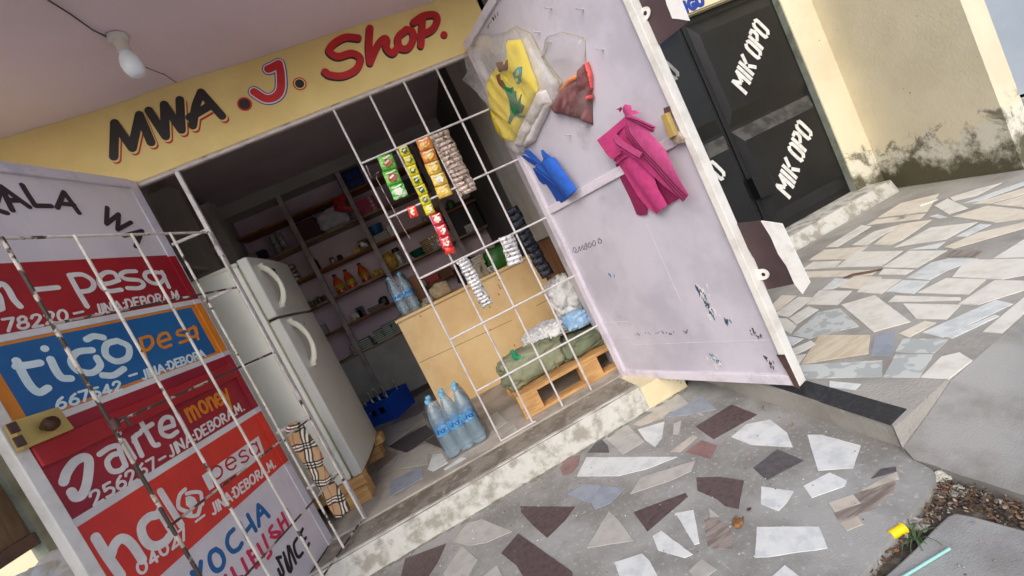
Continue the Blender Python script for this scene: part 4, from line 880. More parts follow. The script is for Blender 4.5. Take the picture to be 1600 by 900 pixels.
def chips(name, mt, cen, off, sc, n, spread, seed, par, pl=RP, big=1.0):
    r_ = random.Random(seed); b = MB()
    for k in range(n):
        t = r_.random(); cx = cen[0][0] + (cen[1][0] - cen[0][0]) * t + r_.gauss(0, spread); cy = cen[0][1] + (cen[1][1] - cen[0][1]) * t + r_.gauss(0, spread)
        u, v = pl.uv(off[0] + cx / sc, off[1] + cy / sc); m = r_.randint(5, 9); rr = r_.uniform(.003, .013) * big; ph = R(r_.uniform(-25, 25))
        pts = []
        for i in range(m):
            a = 6.283 * i / m; rad = rr * r_.uniform(.35, 1.2); x, y = rad * math.cos(a) * .55, rad * math.sin(a) * 1.9
            pts.append((u + x * math.cos(ph) - y * math.sin(ph), v + x * math.sin(ph) + y * math.cos(ph)))
        b.pprism(pl, pts, -.0006, .0006 + .00006 * k)
    b.build(name, mt, par)
chips('paint_chip', 'card', ((725, 345), (805, 500)), RB, 3.0, 30, 12, 4, rd); chips('paint_chip', 'chipdk', ((725, 365), (805, 495)), RB, 3.0, 26, 6, 5, rd)
chips('paint_chip', 'card', ((775, 670), (820, 725)), RB, 3.0, 14, 10, 6, rd); chips('paint_chip', 'chip', ((780, 675), (825, 710)), RB, 3.0, 14, 7, 8, rd)
chips('paint_chip', 'chip', ((300, 305), (330, 295)), RB, 3.0, 5, 3, 9, rd); chips('paint_chip', 'chipdk', ((845, 510), (870, 520)), RB, 3.0, 6, 4, 10, rd)
chips('paint_chip', 'rust', ((320, 585), (720, 560)), RB, 3.0, 24, 5, 11, rd, big=.45); chips('paint_chip', 'rust', ((970, 560), (1030, 600)), RB, 3.0, 12, 7, 12, rd, big=.65); chips('paint_chip', 'rust', ((1030, 680), (1080, 735)), RB, 3.0, 12, 6, 13, rd, big=.65)
chips('paint_chip', 'rust', ((700, 800), (500, 785)), RB, 3.0, 12, 4, 14, rd, big=.5); chips('paint_chip', 'letblack', ((95, 245), (235, 60)), (700, 0), 3.0, 14, 2, 15, rd, big=.6)
b = MB()
for ln in [[(135, 195), (140, 170), (152, 180), (145, 192), (160, 190), (165, 165), (172, 185), (180, 160), (186, 180), (196, 150), (200, 175), (190, 178)], [(205, 165), (212, 148), (222, 155), (216, 170), (205, 165)], [(226, 158), (232, 138), (242, 146), (238, 162), (226, 158)], [(252, 128), (256, 150)], [(262, 125), (258, 132), (270, 136), (266, 150), (258, 148)]]:
    b.ribbon(RP, cat(RP.px(ln, RB, 3.0)), .0035, .0006)
b.build('scribble', 'ink', rd)
q = RP.px([(652, 0), (690, 0), (765, 160), (735, 150), (705, 90)], A7, 3.0); b = MB(); b.pprism(RP, q, .0225, .0242); b.build('bare_edge', 'rust', rd)
# studs welded to the sheet
NAILS = [(485, 40), (635, 45), (430, 150), (485, 195), (728, 232), (660, 592), (575, 632)]
for x, y in NAILS:
    u = RP.uv(700 + x / 3, y / 3); b = MB(); p = RP.P(*u, -.001); b.tube([p, p + RP.n * .035 + RP.ay * .006, p + RP.n * .042 + RP.ay * .016], .0032, 7); b.build('hook', 'bar', rd, True)
# lock box on the free edge
q = RP.px([(1030, 530), (1055, 517), (1098, 622), (1068, 636)], (700, 0), 3.0); b = MB(); b.pprism(RP, q, .022, .05); b.build('lock_case', 'brass', rd, bevel=.002)
q = RP.px([(1030, 500), (1055, 490), (1062, 515), (1035, 525)], (700, 0), 3.0); b = MB(); b.pprism(RP, q, .0225, .03); b.build('lock_case', 'rust', rd)
q = RP.px([(1062, 640), (1100, 612), (1125, 640), (1125, 660), (1085, 665)], (700, 0), 3.0); b = MB(); b.pprism(RP, q, .0225, .034); b.build('weld_patch', 'trim', rd)
# cover flaps sticking out past the edge
def flap(brown, white, off, sc, lug, lsc, loff):
    fb = MB(); fb.pprism(RP, RP.px(brown, off, sc), -.034, -.029); f_ = fb.build('cover_flap', 'darkbrown', rd)
    w = MB(); w.pprism(RP, RP.px(white, off, sc), -.0335, -.0265); w.build('white_edge', 'flapwhite', f_)
    g = MB(); u = RP.px([lug], loff, lsc)[0]
    ring = ell(u[0], u[1], .028, .024, -90, 90, 10); pts = [(AR - .005, u[1] - .024)] + ring + [(AR - .005, u[1] + .024)]
    g.pprism(RP, pts, -.0262, -.020); g.build('lug', 'whitef', f_); h = MB(); h.lathe([(.008, 0), (.008, .002)], RP.P(u[0] + .006, u[1], -.0205), 14, axis=RP.n); h.build('lug_hole', 'letblack', f_)
flap([(-30, 275), (90, 262), (228, 525), (115, 548), (60, 420)], [(88, 262), (130, 268), (175, 275), (292, 520), (262, 567), (228, 525), (195, 450), (160, 400), (130, 330)], B1, SB, (98, 482), SB, B1)
flap([(0, -60), (500, -60), (620, 240), (270, 520), (200, 380)], [(370, 20), (372, -60), (505, -60), (622, 236), (520, 218), (440, 210), (410, 130), (380, 60)], (980, 0), 1038 / 150, (150, 160), 1038 / 150, (980, 0))

# ------------------------------------------------------------------ fixed grille in the opening
gr = thing('window_grille', 'fixed white bar grille across the right side of the shop opening', 'grille', (.4, D, ZF))
def fbar(name, p, q, r=.0075, mt='bar', par=None):
    b = MB(); b.tube([p, q], r, 8); return b.build(name, mt, par if par else gr, True)
VX = [FA.uv(650, 425)[0], FA.uv(755, 505)[0], FA.uv(840, 557)[0], FA.uv(847.5, 455)[0] + .0]
VX = [-.015, .212, .432, .648]
zt = FA.uv(520, 173)[1]; ZTOP = zt + .004
print('VX', [FA.uv(x, y)[0] for x, y in [(650, 425), (752, 502), (802, 480), (847, 455), (788, 590), (862, 602)]])
print('H', [FA.uv(x, y)[1] for x, y in [(564, 256), (760, 174), (609, 341), (805, 251), (706, 412), (848, 342), (755, 505), (892, 432), (755, 605), (929, 510), (263, 385), (323, 363)]])
HZ = [sum(FA.uv(*p)[1] for p in pp) / 2 for pp in [((564, 256), (760, 174)), ((609, 341), (805, 251)), ((706, 412), (848, 342)), ((755, 505), (892, 432)), ((755, 605), (929, 510))]]
for i, x in enumerate(VX): fbar('upright_bar', (x, D, ZF + (.0 if i == 0 else .004)), (x, D, ZTOP), .0068)
for i, z in enumerate(HZ): fbar('cross_bar', (VX[0], D - .012, z), (.905, D - .012, z), .0064)
fbar('cross_bar', (-1.12, D - .0, ZTOP + .008), (.905, D - .0, ZTOP + .008), .009)
fbar('cross_bar', (VX[0], D - .008, ZF + .008), (VX[1] + .02, D - .008, ZF + .008), .005)
PX_ = -.926
b = MB(); b.box((PX_ - .011, D - .011, ZF), (PX_ + .011, D + .011, ZTOP)); b.build('post', 'bar', gr, bevel=.002)
for p in [(263, 385), (310, 475), (388, 569), (424, 681), (473, 767)]:
    z = FA.uv(*p)[1]
    b = MB(); b.box((-1.125, D - .006, z - .008), (PX_ - .0115, D + .006, z + .008)); b.build('cross_bar', 'bar', gr, bevel=.002)

# ------------------------------------------------------------------ hinged grille gate, swung out
TG = R(19.76); GP = Plane((PX_ + .004, D - .022, 0), (math.sin(TG), math.cos(TG), 0), (math.cos(TG), -math.sin(TG), 0))
gg = thing('grille_gate', 'rust worn white grille gate swung out in front of the advert door', 'gate', (PX_, D, .17))
av = [GP.uv(x, y) for x, y in [(270, 372), (205, 365), (118, 370), (2, 370)]]
hz = [(GP.uv(*p)[1] + GP.uv(*q)[1]) / 2 for p, q in [((325, 362), (100, 367)), ((372, 448), (50, 510)), ((430, 550), (177, 660)), ((487, 653), (260, 827)), ((533, 740), (390, 890))]]
print('gate', av, hz)
zt_, zb_ = hz[0], .175
for a in [-.004, av[0][0], av[1][0], av[2][0], av[3][0]]:
    b = MB(); b.tube([GP.P(a, zb_), GP.P(a, zt_)], .0070 if a > -.01 or a < -.85 else .0062, 8); b.build('upright_bar', 'barrust' if a < -.85 else 'barworn', gg, True)
ae = av[3][0]
for z in hz + [zb_]:
    b = MB(); b.tube([GP.P(-.004, z, -.012), GP.P(ae, z, -.012)], .0055 if z != zt_ else .0066, 8); b.build('cross_bar', 'barworn' if z == zt_ else 'barrust', gg, True)
u = GP.uv(168, 668); b = MB(); b.tube([GP.P(ae, u[1] - .02, .012), GP.P(ae, u[1] + .02, .012)], .014, 10); b.tube([GP.P(ae, u[1], .0), GP.P(ae + .035, u[1] + .01, .02), GP.P(ae + .04, u[1] - .03, .02)], .007, 8); b.build('latch', 'rust', gg, True)
for z in (zt_ - .12, 1.0, .4):
    b = MB(); b.tube([GP.P(.0, z - .03, .0), GP.P(.0, z + .03, .0)], .0135, 10); b.build('hinge', 'bar', gg, True)

# ------------------------------------------------------------------ refrigerator on its timber stand
X0 = -.9
ws = thing('timber_stand', 'low stand of rough timber blocks under the refrigerator', 'stand', (-1.25, 3.4, ZF))
b = MB(); b.box((-1.56, 3.02, ZF + .10), (-.905, 3.14, ZF + .168)); b.build('beam', 'wood', ws, bevel=.005)
b = MB(); b.box((-1.56, 3.74, ZF + .10), (-.86, 3.86, ZF + .168)); b.build('beam', 'wood', ws, bevel=.005)
for x in (-1.12, -1.56):
    for y in (3.0, 3.72):
        b = MB(); b.box((x, y, ZF), (x + .21, y + .16, ZF + .0995)); b.build('block', 'wood', ws, bevel=.005)
b = MB(); b.box((-1.10, 3.142, ZF + .11), (-.93, 3.738, ZF + .165)); b.build('slat', 'wooddk', ws, bevel=.004)
fr = thing('refrigerator', 'tall off white two door refrigerator standing on timber blocks behind the gate', 'refrigerator', (-1.25, 3.45, .33))
Yn, Yf, FZ0, FZ1, FS = 3.03, 3.86, .328, 1.885, 1.468
b = MB(); b.box((-1.6, Yn, FZ0), (X0 - .078, Yf, FZ1 - .015)); b.build('body', 'fridge', fr, bevel=.012)
b = MB(); b.box((-1.61, Yn - .006, FZ1 - .03), (X0 - .072, Yf + .006, FZ1)); b.build('top_cap', 'handle', fr, bevel=.012)
b = MB(); b.box((X0 - .077, Yn + .01, FZ0 + .03), (X0 - .069, Yf - .01, FZ1 - .035)); b.build('gasket', 'gasket', fr)
def fdoor(name, z0, z1):
    b = MB(); n = 10; pts = []
    for i in range(n + 1):
        y = Yn - .004 + (Yf - Yn + .008) * i / n; t = 2 * i / n - 1; pts.append((X0 + .018 * (1 - t * t) - .004, y))
    pts = [(X0 - .068, Yn - .004)] + pts + [(X0 - .068, Yf + .004)]
    b.prism([(x, y, z0) for x, y in pts], (0, 0, z1 - z0)); return b.build(name, 'fridged', fr, True, bevel=.009)
d1 = fdoor('freezer_door', FS + .008, FZ1 + .008); d2 = fdoor('fridge_door', FZ0, FS - .008)
def fhandle(par, za, zb):
    y = Yn + .13
    b = MB(); pts = []; rs = []
    for i in range(15):
        t = i / 14; z = za + (zb - za) * t; out = .045 * math.sin(math.pi * min(1, max(0, (t - .08) / .84))) ** .6 if .08 < t < .92 else 0
        pts.append((X0 + .016 + out, y - .03 + .05 * math.sin(math.pi * t) , z)); rs.append(.0135 + .007 * abs(2 * t - 1))
    b.tube(pts, rs, 12, flat=.55); b.build('handle', 'handle', par, True)
h1 = [onX(398, 418, X0), onX(435, 478, X0), onX(447, 505, X0), onX(481, 572, X0)]
print('handles', h1)
fhandle(d1, h1[1].z - .02, h1[0].z + .02); fhandle(d2, h1[3].z - .02, h1[2].z + .02)
p = onX(427, 424, X0 + .012); b = MB(); b.box((X0 + .005, p.y - .03, p.z - .02), (X0 + .022, p.y + .03, p.z + .02)); b.build('badge', 'letblack', d1, bevel=.003)
b = MB(); b.box((X0 + .0225, p.y - .024, p.z - .014), (X0 + .0232, p.y + .024, p.z - .004)); b.build('badge_plate', 'steel', d1)
p = onX(473, 506, X0 + .012); b = MB(); b.lathe([(.012, 0), (.012, .018), (.006, .02)], (X0 + .006, p.y, p.z), 14, axis=Vector((1, 0, 0))); b.build('door_lock', 'steel', d2, True)

# plaid cloth hung on the grille beside the gate
A_ = (400, 600)
cl = [(135, 212), (160, 185), (192, 172), (225, 192), (255, 240), (292, 292), (318, 345), (312, 372), (350, 430), (400, 500), (447, 588), (428, 602), (410, 625), (375, 622), (345, 585), (310, 520), (262, 442), (230, 380), (195, 335), (165, 290)]
PQ = Plane((0, D - .03, 0), (1, 0, 0), (0, -1, 0))
b = MB(); b.cloth(PQ, PQ.px(cl, A_, 3.0), puff=.02, amp=.014, fr=26, ang=R(-14), seed=4, res=.014, edge=.03, aniso=5)
tag(b.build('cloth', 'plaid', None, 'all'), 'tan plaid cloth with black and white stripes hung on the white bars', 'cloth')

# ------------------------------------------------------------------ shelves along the back wall
sh = thing('shelf_unit', 'timber shelf unit along the lilac back wall holding shop stock', 'shelf unit', (-.4, YB, ZF))
SF = 5.65; SHZ = [2.715, 2.372, 1.995, 1.632, 1.262, .885]
U = [-1.065, -.335, .62]
for x in U:
    b = MB(); b.box((x - .028, SF - .002, ZF), (x + .028, SF + .045, 2.975)); b.build('post', 'lilacpost', sh, bevel=.003)
for i, z in enumerate(SHZ):
    b = MB(); b.box((-1.70, SF + .046, z - .026), (1.06, YB - .003, z)); bo = b.build('shelf_board', 'shelfo' if i in (0, 2, 4) else 'shelfw', sh, bevel=.002)
b = MB(); b.box((-1.70, SF + .05, .16), (1.06, SF + .065, .855)); b.build('back_panel', 'greywall', sh)
def sX(x, y): return onY(x, y, SF + .02)
def item(name, label, cat, x, y, zi, w, h, d, mt, kind='box', group=None, dy=.10, tilt=0):
    """a thing standing on shelf zi at the photo column (x,y); w,h,d in metres"""
    X = onY(x, y, SF + dy).x; z = SHZ[zi] + .0012; Y = SF + dy + d / 2
    return put(name, label, cat, X, Y, z, w, h, d, mt, kind, group, tilt)
def put(name, label, cat, X, Y, z, w, h, d, mt, kind='box', group=None, rz=0):
    mt = mt if isinstance(mt, (list, tuple)) else [mt]
    if kind == 'box':
        b = MB(); b.obox((X, Y, z + h / 2), w, d, h, rz); o = b.build(name, mt[0], bevel=min(w, h, d) * .06)
    elif kind == 'jar':
        r = w / 2; o = None
        b = MB(); b.lathe([(r * .9, 0), (r, h * .06), (r, h * .66), (r * .82, h * .78)], (X, Y, z), 18); o = b.build(name, mt[0], smooth=True)
        b = MB(); b.lathe([(r * .86, h * .785), (r * .88, h * .8), (r * .88, h * .97), (r * .8, h)], (X, Y, z), 18); b.build('lid', mt[1], o, True)
    elif kind == 'bottle':
        r = w / 2
        b = MB(); b.lathe([(r * .85, 0), (r, h * .04), (r * .96, h * .3), (r, h * .55), (r * .8, h * .66), (r * .42, h * .82), (r * .34, h * .87)], (X, Y, z), 18); o = b.build(name, mt[0], smooth=True)
        b = MB(); b.lathe([(r * .4, h * .875), (r * .42, h * .89), (r * .4, h * .99), (r * .3, h)], (X, Y, z), 14); b.build('cap', mt[1], o, True)
        if len(mt) > 2:
            b = MB(); b.lathe([(r * 1.015, h * .2), (r * .985, h * .3), (r * 1.012, h * .45)], (X, Y, z), 18); b.build('label', mt[2], o, True)
    elif kind == 'bag':
        b = MB(); b.blob((X, Y, z + h * .42), w, d, h, .16, hash(name) % 17 + int(X * 50), 3.2, (20, 12), fr=9); o = b.build(name, mt[0], smooth='all')
    elif kind == 'bowl':
        r = w / 2
        b = MB(); b.lathe([(r * .5, 0), (r * .8, h * .35), (r, h), (r * .95, h), (r * .74, h * .4), (r * .4, h * .1)], (X, Y, z), 20); o = b.build(name, mt[0], smooth=True)
    elif kind == 'stack':
        n = max(2, int(h / .012)); b = MB()
        for k in range(n):
            jx, jy, jr = random.uniform(-.008, .008), random.uniform(-.008, .008), random.uniform(-.1, .1); hh = h / n
            b.obox((X + jx, Y + jy, z + hh * (k + .5)), w * random.uniform(.93, 1), d, hh * .86, jr, k % 2 if len(mt) > 1 else 0)
        o = b.build(name, mt)
    return tag(o, label, cat, group)
# top shelves
o = item('tissue_pack', 'white wrapped pack of tissue rolls with red print on an upper shelf', 'tissue pack', 527, 354, 1, .40, .30, .2, 'tissue', 'bag')
b = MB(); qp = Plane((0, SF + .085, 0), (1, 0, 0), (0, -1, 0)); b.cloth(qp, qp.px([(522, 330), (520, 312), (532, 303), (548, 300), (556, 318), (554, 330), (538, 332)]), puff=.035, amp=.006, res=.03, edge=.06, h0=-.01); b.build('print', 'redprint', o, 'all')
b = MB(); b.cloth(qp, qp.px([(538, 318), (541, 308), (547, 310), (548, 322), (541, 326)]), puff=.012, amp=.002, res=.03, edge=.03, h0=.022); b.build('print', 'maroonbox', o, 'all')
o = put('tissue_roll_pack', 'pink and white pack of small tissue rolls beside the upright shelf post', 'tissue pack', onY(575, 325, SF + .1).x, SF + .19, SHZ[1] + .001, .24, .20, .16, 'pinkprint')
for i in range(4):
    b = MB(); zz = SHZ[1] + .03 + .05 * i; b.lathe([(.022, 0), (.022, .004), (.008, .0045)], (onY(575, 325, SF + .1).x + .07, SF + .109, zz), 12, axis=Vector((0, -1, 0))); b.build('roll_end', 'tissue', o, True)
put('carton', 'dark maroon carton left of the white tissue pack', 'box', onY(483, 365, SF + .12).x, SF + .2, SHZ[1] + .001, .27, .25, .18, 'maroonbox')
o = put('bulk_pack', 'navy wrapped bulk pack on the topmost shelf', 'pack', onY(550, 285, SF + .1).x, SF + .19, SHZ[0] + .001, .3, .25, .17, 'navy')
for j in range(3):
    for i in range(2):
        b = MB(); X = onY(550, 285, SF + .1).x - .1 + .1 * j; b.box((X - .035, SF + .098, SHZ[0] + .03 + .11 * i), (X + .035, SF + .1042, SHZ[0] + .09 + .11 * i)); b.build('print', 'letroyal', o)
for j in range(2):
    for i in range(3):
        put('glass_jar', ['pale jar in the dim stack of jars on the left upper shelf', 'pale jar in the dim stack of jars on the left upper shelf'][j], 'jar', onY(434 + 13 * j, 392, SF + .1).x, SF + .16, SHZ[1] + .001 + .081 * i, .075, .078, .07, ['tin', 'greycard'], 'jar', 'pale jars stacked on the left upper shelf')
for i in range(4):
    put('food_tub', 'small tub stacked in a column just above the freezer door' , 'tub', onY(462, 437, SF + .08).x + .006 * (i % 2), SF + .13, SHZ[2] + .001 + .052 * i, .11, .05, .1, ['tin', 'darkplastic'], 'jar', 'small tubs stacked above the refrigerator')
item('sauce_bottle', 'black bottle with a narrow neck on the shelf above the orange bottles', 'bottle', 495, 422, 2, .10, .22, .1, ['darkplastic', 'darkplastic'], 'bottle')
item('jar', 'small dark jar with a white front above the orange bottles', 'jar', 519, 408, 2, .07, .085, .07, ['tin', 'darkplastic'], 'jar')
item('jar', 'small black jar right of the white fronted jar', 'jar', 531, 404, 2, .07, .075, .07, ['darkplastic', 'darkplastic'], 'jar')
item('small_carton', 'small yellow carton on the middle shelf beside a speckled packet', 'box', 557, 392, 2, .09, .06, .06, 'yellowp')
item('packet', 'speckled black and white packet beside the small yellow carton', 'packet', 570, 387, 2, .13, .15, .1, 'silver', 'bag')
item('bowl', 'blue plastic bowl on top of the white cartons', 'bowl', 594, 372, 2, .2, .12, .16, 'bluebowl', 'bowl', dy=.13).location.z += .115
item('flat_carton', 'flat white carton under the blue bowl', 'box', 598, 378, 2, .22, .11, .16, 'greycard')
item('packet', 'small white packet right of the blue bowl', 'packet', 617, 368, 2, .1, .15, .1, 'tissue', 'box')
JB = ['orange juice bottle with a black cap, left of three on the shelf', 'orange juice bottle with a black cap, middle of three on the shelf', 'orange juice bottle with a black cap, right of three on the shelf']
for i, (x, y) in enumerate([(533, 455), (550, 447), (572, 437)]): item('juice_bottle', JB[i], 'bottle', x, y, 3, .115, .255, .115, ['juice', 'darkplastic', 'yellowp'], 'bottle', 'orange juice bottles on the shelf')
for i, (x, h_) in enumerate([(586, .10), (592, .09), (598, .075)]): item('snack_packet', 'small yellow packet in the row right of the orange bottles', 'packet', x, 430, 3, .045, h_, .05, 'yellowp', 'bag', 'yellow packets beside the orange bottles')
for i, x in enumerate([478, 485, 493, 500, 507]): item('spice_jar', 'small square dark jar in the row beside the freezer door', 'jar', x, 481 - (x - 478) * .45, 3, .055, .09 + .012 * (i % 2), .06, ['jar', 'tin'], 'jar', 'small dark jars beside the refrigerator')
item('snack_bag', 'golden snack bag left of the tall glass jar', 'snack bag', 612, 416, 3, .17, .24, .12, 'yellowp', 'bag')
item('tall_jar', 'tall clear glass jar with a dark lid on the shelf', 'jar', 627, 410, 3, .11, .23, .11, ['tin', 'darkplastic'], 'jar')
item('bowl', 'dark green bowl on the shelf right of the tall jar', 'bowl', 656, 399, 3, .22, .10, .18, 'greenbowl', 'bowl')
item('book_pile', 'pile of dark blue and gold packets hanging over the shelf', 'packet pile', 672, 384, 3, .2, .17, .14, ['navy', 'yellowp'], 'stack')
for i in range(4): item('silver_sachet_box', 'narrow silver packet leaning in the row behind the red sachets', 'packet', 676 + 5 * i, 384 - 2 * i, 3, .03, .16, .1, 'silver', 'box', 'silver packets behind the red sachets')
item('sandal', 'black sandal lying on the shelf left of the counter bottles', 'sandal', 590, 483, 4, .22, .055, .12, ['khaki', 'darkplastic'], 'stack', dy=.06)
item('shoe', 'black shoe standing behind the sandal', 'shoe', 601, 476, 4, .12, .13, .12, 'darkplastic', 'bag', dy=.14)
for i, (x, y) in enumerate([(560, 549), (576, 542)]): item('envelope_stack', ['stack of pale folded papers, left one on the lowest shelf', 'stack of pale folded papers, second on the lowest shelf'][i], 'paper stack', x, y, 5, .13, .13, .14, ['paper', 'papgreen'], 'stack', 'paper stacks on the lowest shelf', dy=.05)
for i, (x, y) in enumerate([(596, 533), (611, 527), (626, 521)]): item('envelope_stack', ['stack of folded papers third on the lowest shelf, leaning', 'stack of folded papers fourth on the lowest shelf', 'stack of folded papers next to the counter edge'][i], 'paper stack', x, y, 5, .12, .15 + .02 * i, .14, ['paper', 'papgreen'], 'stack', 'paper stacks on the lowest shelf', dy=.05)
item('carton', 'dark brown open carton behind the counter bottles', 'box', 632, 464, 4, .17, .16, .14, 'browncard')
item('carton', 'grey carton standing on end behind the counter', 'box', 651, 452, 4, .13, .18, .12, 'greycard')
item('flat_carton', 'flat grey carton lying behind the counter bottles', 'box', 655, 452, 4, .22, .08, .10, 'greycard', dy=.01)
item('carton', 'red printed carton on the shelf behind the counter', 'box', 677, 441, 4, .19, .12, .13, 'redcard')
item('carton', 'brown carton right of the red printed carton', 'box', 699, 430, 4, .18, .10, .13, 'browncard')
item('tape_roll', 'dark blue cup on top of the cartons', 'cup', 639, 455, 4, .07, .26, .07, ['navy', 'bluebowl'], 'jar')
item('screen', 'black framed panel standing on the shelf deep in the dark corner', 'panel', 722, 345, 3, .5, .42, .05, 'letblack', 'box', dy=.12)
item('storage_box', 'dim grey box on the right upper shelf', 'box', 660, 318, 1, .4, .2, .2, 'darkwall', 'box')

for k in range(14):
    zi = [1, 2, 3, 4][k % 4]; rx = [705, 720, 690, 735, 640, 690, 712, 665, 680, 702, 748, 655, 630, 668][k]
    item('dim_packet', 'small dim packet on the shelves in the dark behind the sachet strips', 'packet', rx, 380 - [60, 30, -5, -45][k % 4], zi, .07 + .05 * random.random(), .08 + .12 * random.random(), .1, ['navy', 'p_dkgreen', 'yellowp', 'tin', 'browncard', 'pinkprint', 'greycard'][k % 7], ['box', 'bag'][k % 2], 'dim packets on the right shelves', dy=.08 + .06 * random.random())
for k, (rx, zi) in enumerate([(445, 3), (452, 4), (520, 4), (528, 4), (490, 5), (404, 1), (410, 2), (420, 1)]):
    item('dim_box', 'small box on the dim left shelves above and behind the refrigerator', 'box', rx, 420, zi, .08 + .03 * (k % 3), .10 + .03 * (k % 2), .1, ['browncard', 'greycard', 'tin', 'navy'][k % 4], 'box', 'small boxes on the left shelves')
# ------------------------------------------------------------------ plywood counter
ct = thing('counter', 'pale plywood counter with a lipped top in the middle of the shop', 'counter', (.3, 4.1, ZF))
CX0, CX1, CZ = -.36, 1.02, 1.09
b = MB(); b.box((CX0, 4.0, ZF), (CX1, 4.018, CZ - .027)); b.build('front_panel', 'ply', ct)
b = MB(); b.box((CX0, 4.019, ZF), (CX0 + .018, 4.5, CZ - .027)); b.build('end_panel', 'ply', ct)
b = MB(); b.box((CX0 - .012, 3.975, CZ - .026), (CX1, 4.55, CZ)); b.build('top', 'ply', ct, bevel=.003)
b = MB(); b.box((CX1 + .001, 4.0, ZF), (1.044, 4.02, CZ - .3)); b.build('filler_strip', 'wooddk', ct)
b = MB()
CPp = Plane((0, 4.0, 0), (1, 0, 0), (0, -1, 0))
for ln in [[(655, 567), (712, 541), (800, 500)], [(838, 478), (868, 462)]]: b.ribbon(CPp, CPp.px(ln), .004, .0006)
b.build('panel_joint', 'wooddk', ct)
b = MB()
for x, y in [(657, 494), (780, 398 + 40), (781, 450), (779, 460), (766, 515), (765, 480), (804, 540), (757, 470), (779, 446)]:
    u = CPp.uv(x, y); b.ribbon(CPp, [(u[0], u[1] + .006), (u[0] + .002, u[1] - .006)], .012, .0006)
b.build('knot', 'knotw', ct)

def water_bottle(par, X, Y, z, h, r, lab=True, rz=0):
    b = MB(); pr = [(r * .55, 0), (r * .82, .004), (r * .98, h * .04)]
    for i in range(6):
        t = .08 + i * .045; pr += [(r, h * t), (r * .95, h * (t + .022))]
    pr += [(r, h * .37), (r * .985, h * .38), (r * .985, h * .56), (r, h * .57), (r * .96, h * .62), (r * .99, h * .66), (r * .86, h * .74), (r * .55, h * .85), (r * .33, h * .915), (r * .31, h * .94)]
    b.lathe(pr, (X, Y, z), 22); o = b.build('bottle', 'pet', par, True)
    b = MB(); b.lathe([(r * .36, h * .945), (r * .37, h * .95), (r * .37, h * .995), (r * .32, h)], (X, Y, z), 16); b.build('cap', 'cap', o, True)
    b = MB(); b.lathe([(r * 1.012, h * .40), (r * 1.012, h * .55)], (X, Y, z), 22)
    b2 = MB(); n = 22; k = 0
    b2.v = [Vector((X + r * 1.012 * math.cos(6.283 * j / n), Y + r * 1.012 * math.sin(6.283 * j / n), z + h * t)) for t in (.40, .55) for j in range(n)]
    b2.f = [[j, (j + 1) % n, n + (j + 1) % n, n + j] for j in range(n)]; b2.m = [0] * n
    b2.build('label', 'label', o, True)
    return o
def label_text(par, X, Y, z, r, h, mt='letroyal', a0=-115):
    """the word on the wrap label, bent round the bottle"""
    b = MB(); x = 0; tot = sum(G[c][0] for c in 'uhai' if c in G) + .6
    st = {'u': (.6, [[(.04, .66), (.04, .2), (.2, 0), (.42, .06), (.5, .3)], [(.5, .66), (.5, 0)]])}
    for ch in 'uhai':
        adv, ss = st.get(ch) or G[ch]
        for q in ss:
            pts = []
            for u, v in (q if len(q) > 2 else [q[0], q[-1]]):
                an = R(a0) + (x + u - tot / 2) * .034 / r; rr = r * 1.03
                pts.append((X + rr * math.cos(an), Y + rr * math.sin(an), z + h * .45 + v * h * .075))
            if len(pts) == 1: pts = [pts[0], (pts[0][0], pts[0][1], pts[0][2] + .003)]
            b.tube(pts, .0026, 5)
        x += adv
    b.build('lettering', mt, par)
def wrap(par, X0_, X1_, Y0, Y1, z, h, r):
    """shrink film: rounded box hugging the bottles, drawn in over the shoulders"""
    b = MB(); n = 6; rings = []
    cx, cy = (X0_ + X1_) / 2, (Y0 + Y1) / 2
    for t, s in [(.02, 1.0), (.3, 1.012), (.6, 1.012), (.74, .99), (.9, .9), (.95, .84)]:
        ring = []
        for (qx, qy, a) in [(X1_ - r, Y1 - r, 0), (X0_ + r, Y1 - r, 90), (X0_ + r, Y0 + r, 180), (X1_ - r, Y0 + r, 270)]:
            for i in range(n + 1):
                an = R(a + 90 * i / n); x, y = qx + (r + .004) * math.cos(an), qy + (r + .004) * math.sin(an)
                x, y = cx + (x - cx) * s, cy + (y - cy) * s
                ring.append((x + .003 * noise.noise(Vector((x * 60, y * 60, t * 20))), y + .003 * noise.noise(Vector((y * 60, x * 60, t * 17))), z + h * t))
        rings.append(ring)
    m = len(rings[0]); vs = [p for r_ in rings for p in r_]; fs = []
    for i in range(len(rings) - 1):
        for j in range(m): fs.append((i * m + j, i * m + (j + 1) % m, (i + 1) * m + (j + 1) % m, (i + 1) * m + j))
    b.add(vs, fs); b.build('shrink_wrap', 'wrapfilm', par, 'all')
# six pack on the shop floor
WX, WY, WR, WH = [-.325, -.229, -.133], [2.94, 3.04], .0485, .41
wp = thing('water_bottle_pack', 'shrink wrapped pack of six water bottles on the shop floor', 'water pack', (-.229, 2.98, ZF + .004))
for j, y in enumerate(WY):
    for i, x in enumerate(WX):
        o = water_bottle(wp, x + .004 * j, y, ZF + .004, WH, WR)
        if j == 0: label_text(o, x, y, ZF + .004, WR, WH, a0=[-100, -92, -88][i])
wrap(wp, WX[0] - WR, WX[2] + WR + .004, WY[0] - WR, WY[1] + WR, ZF + .004, WH, WR)
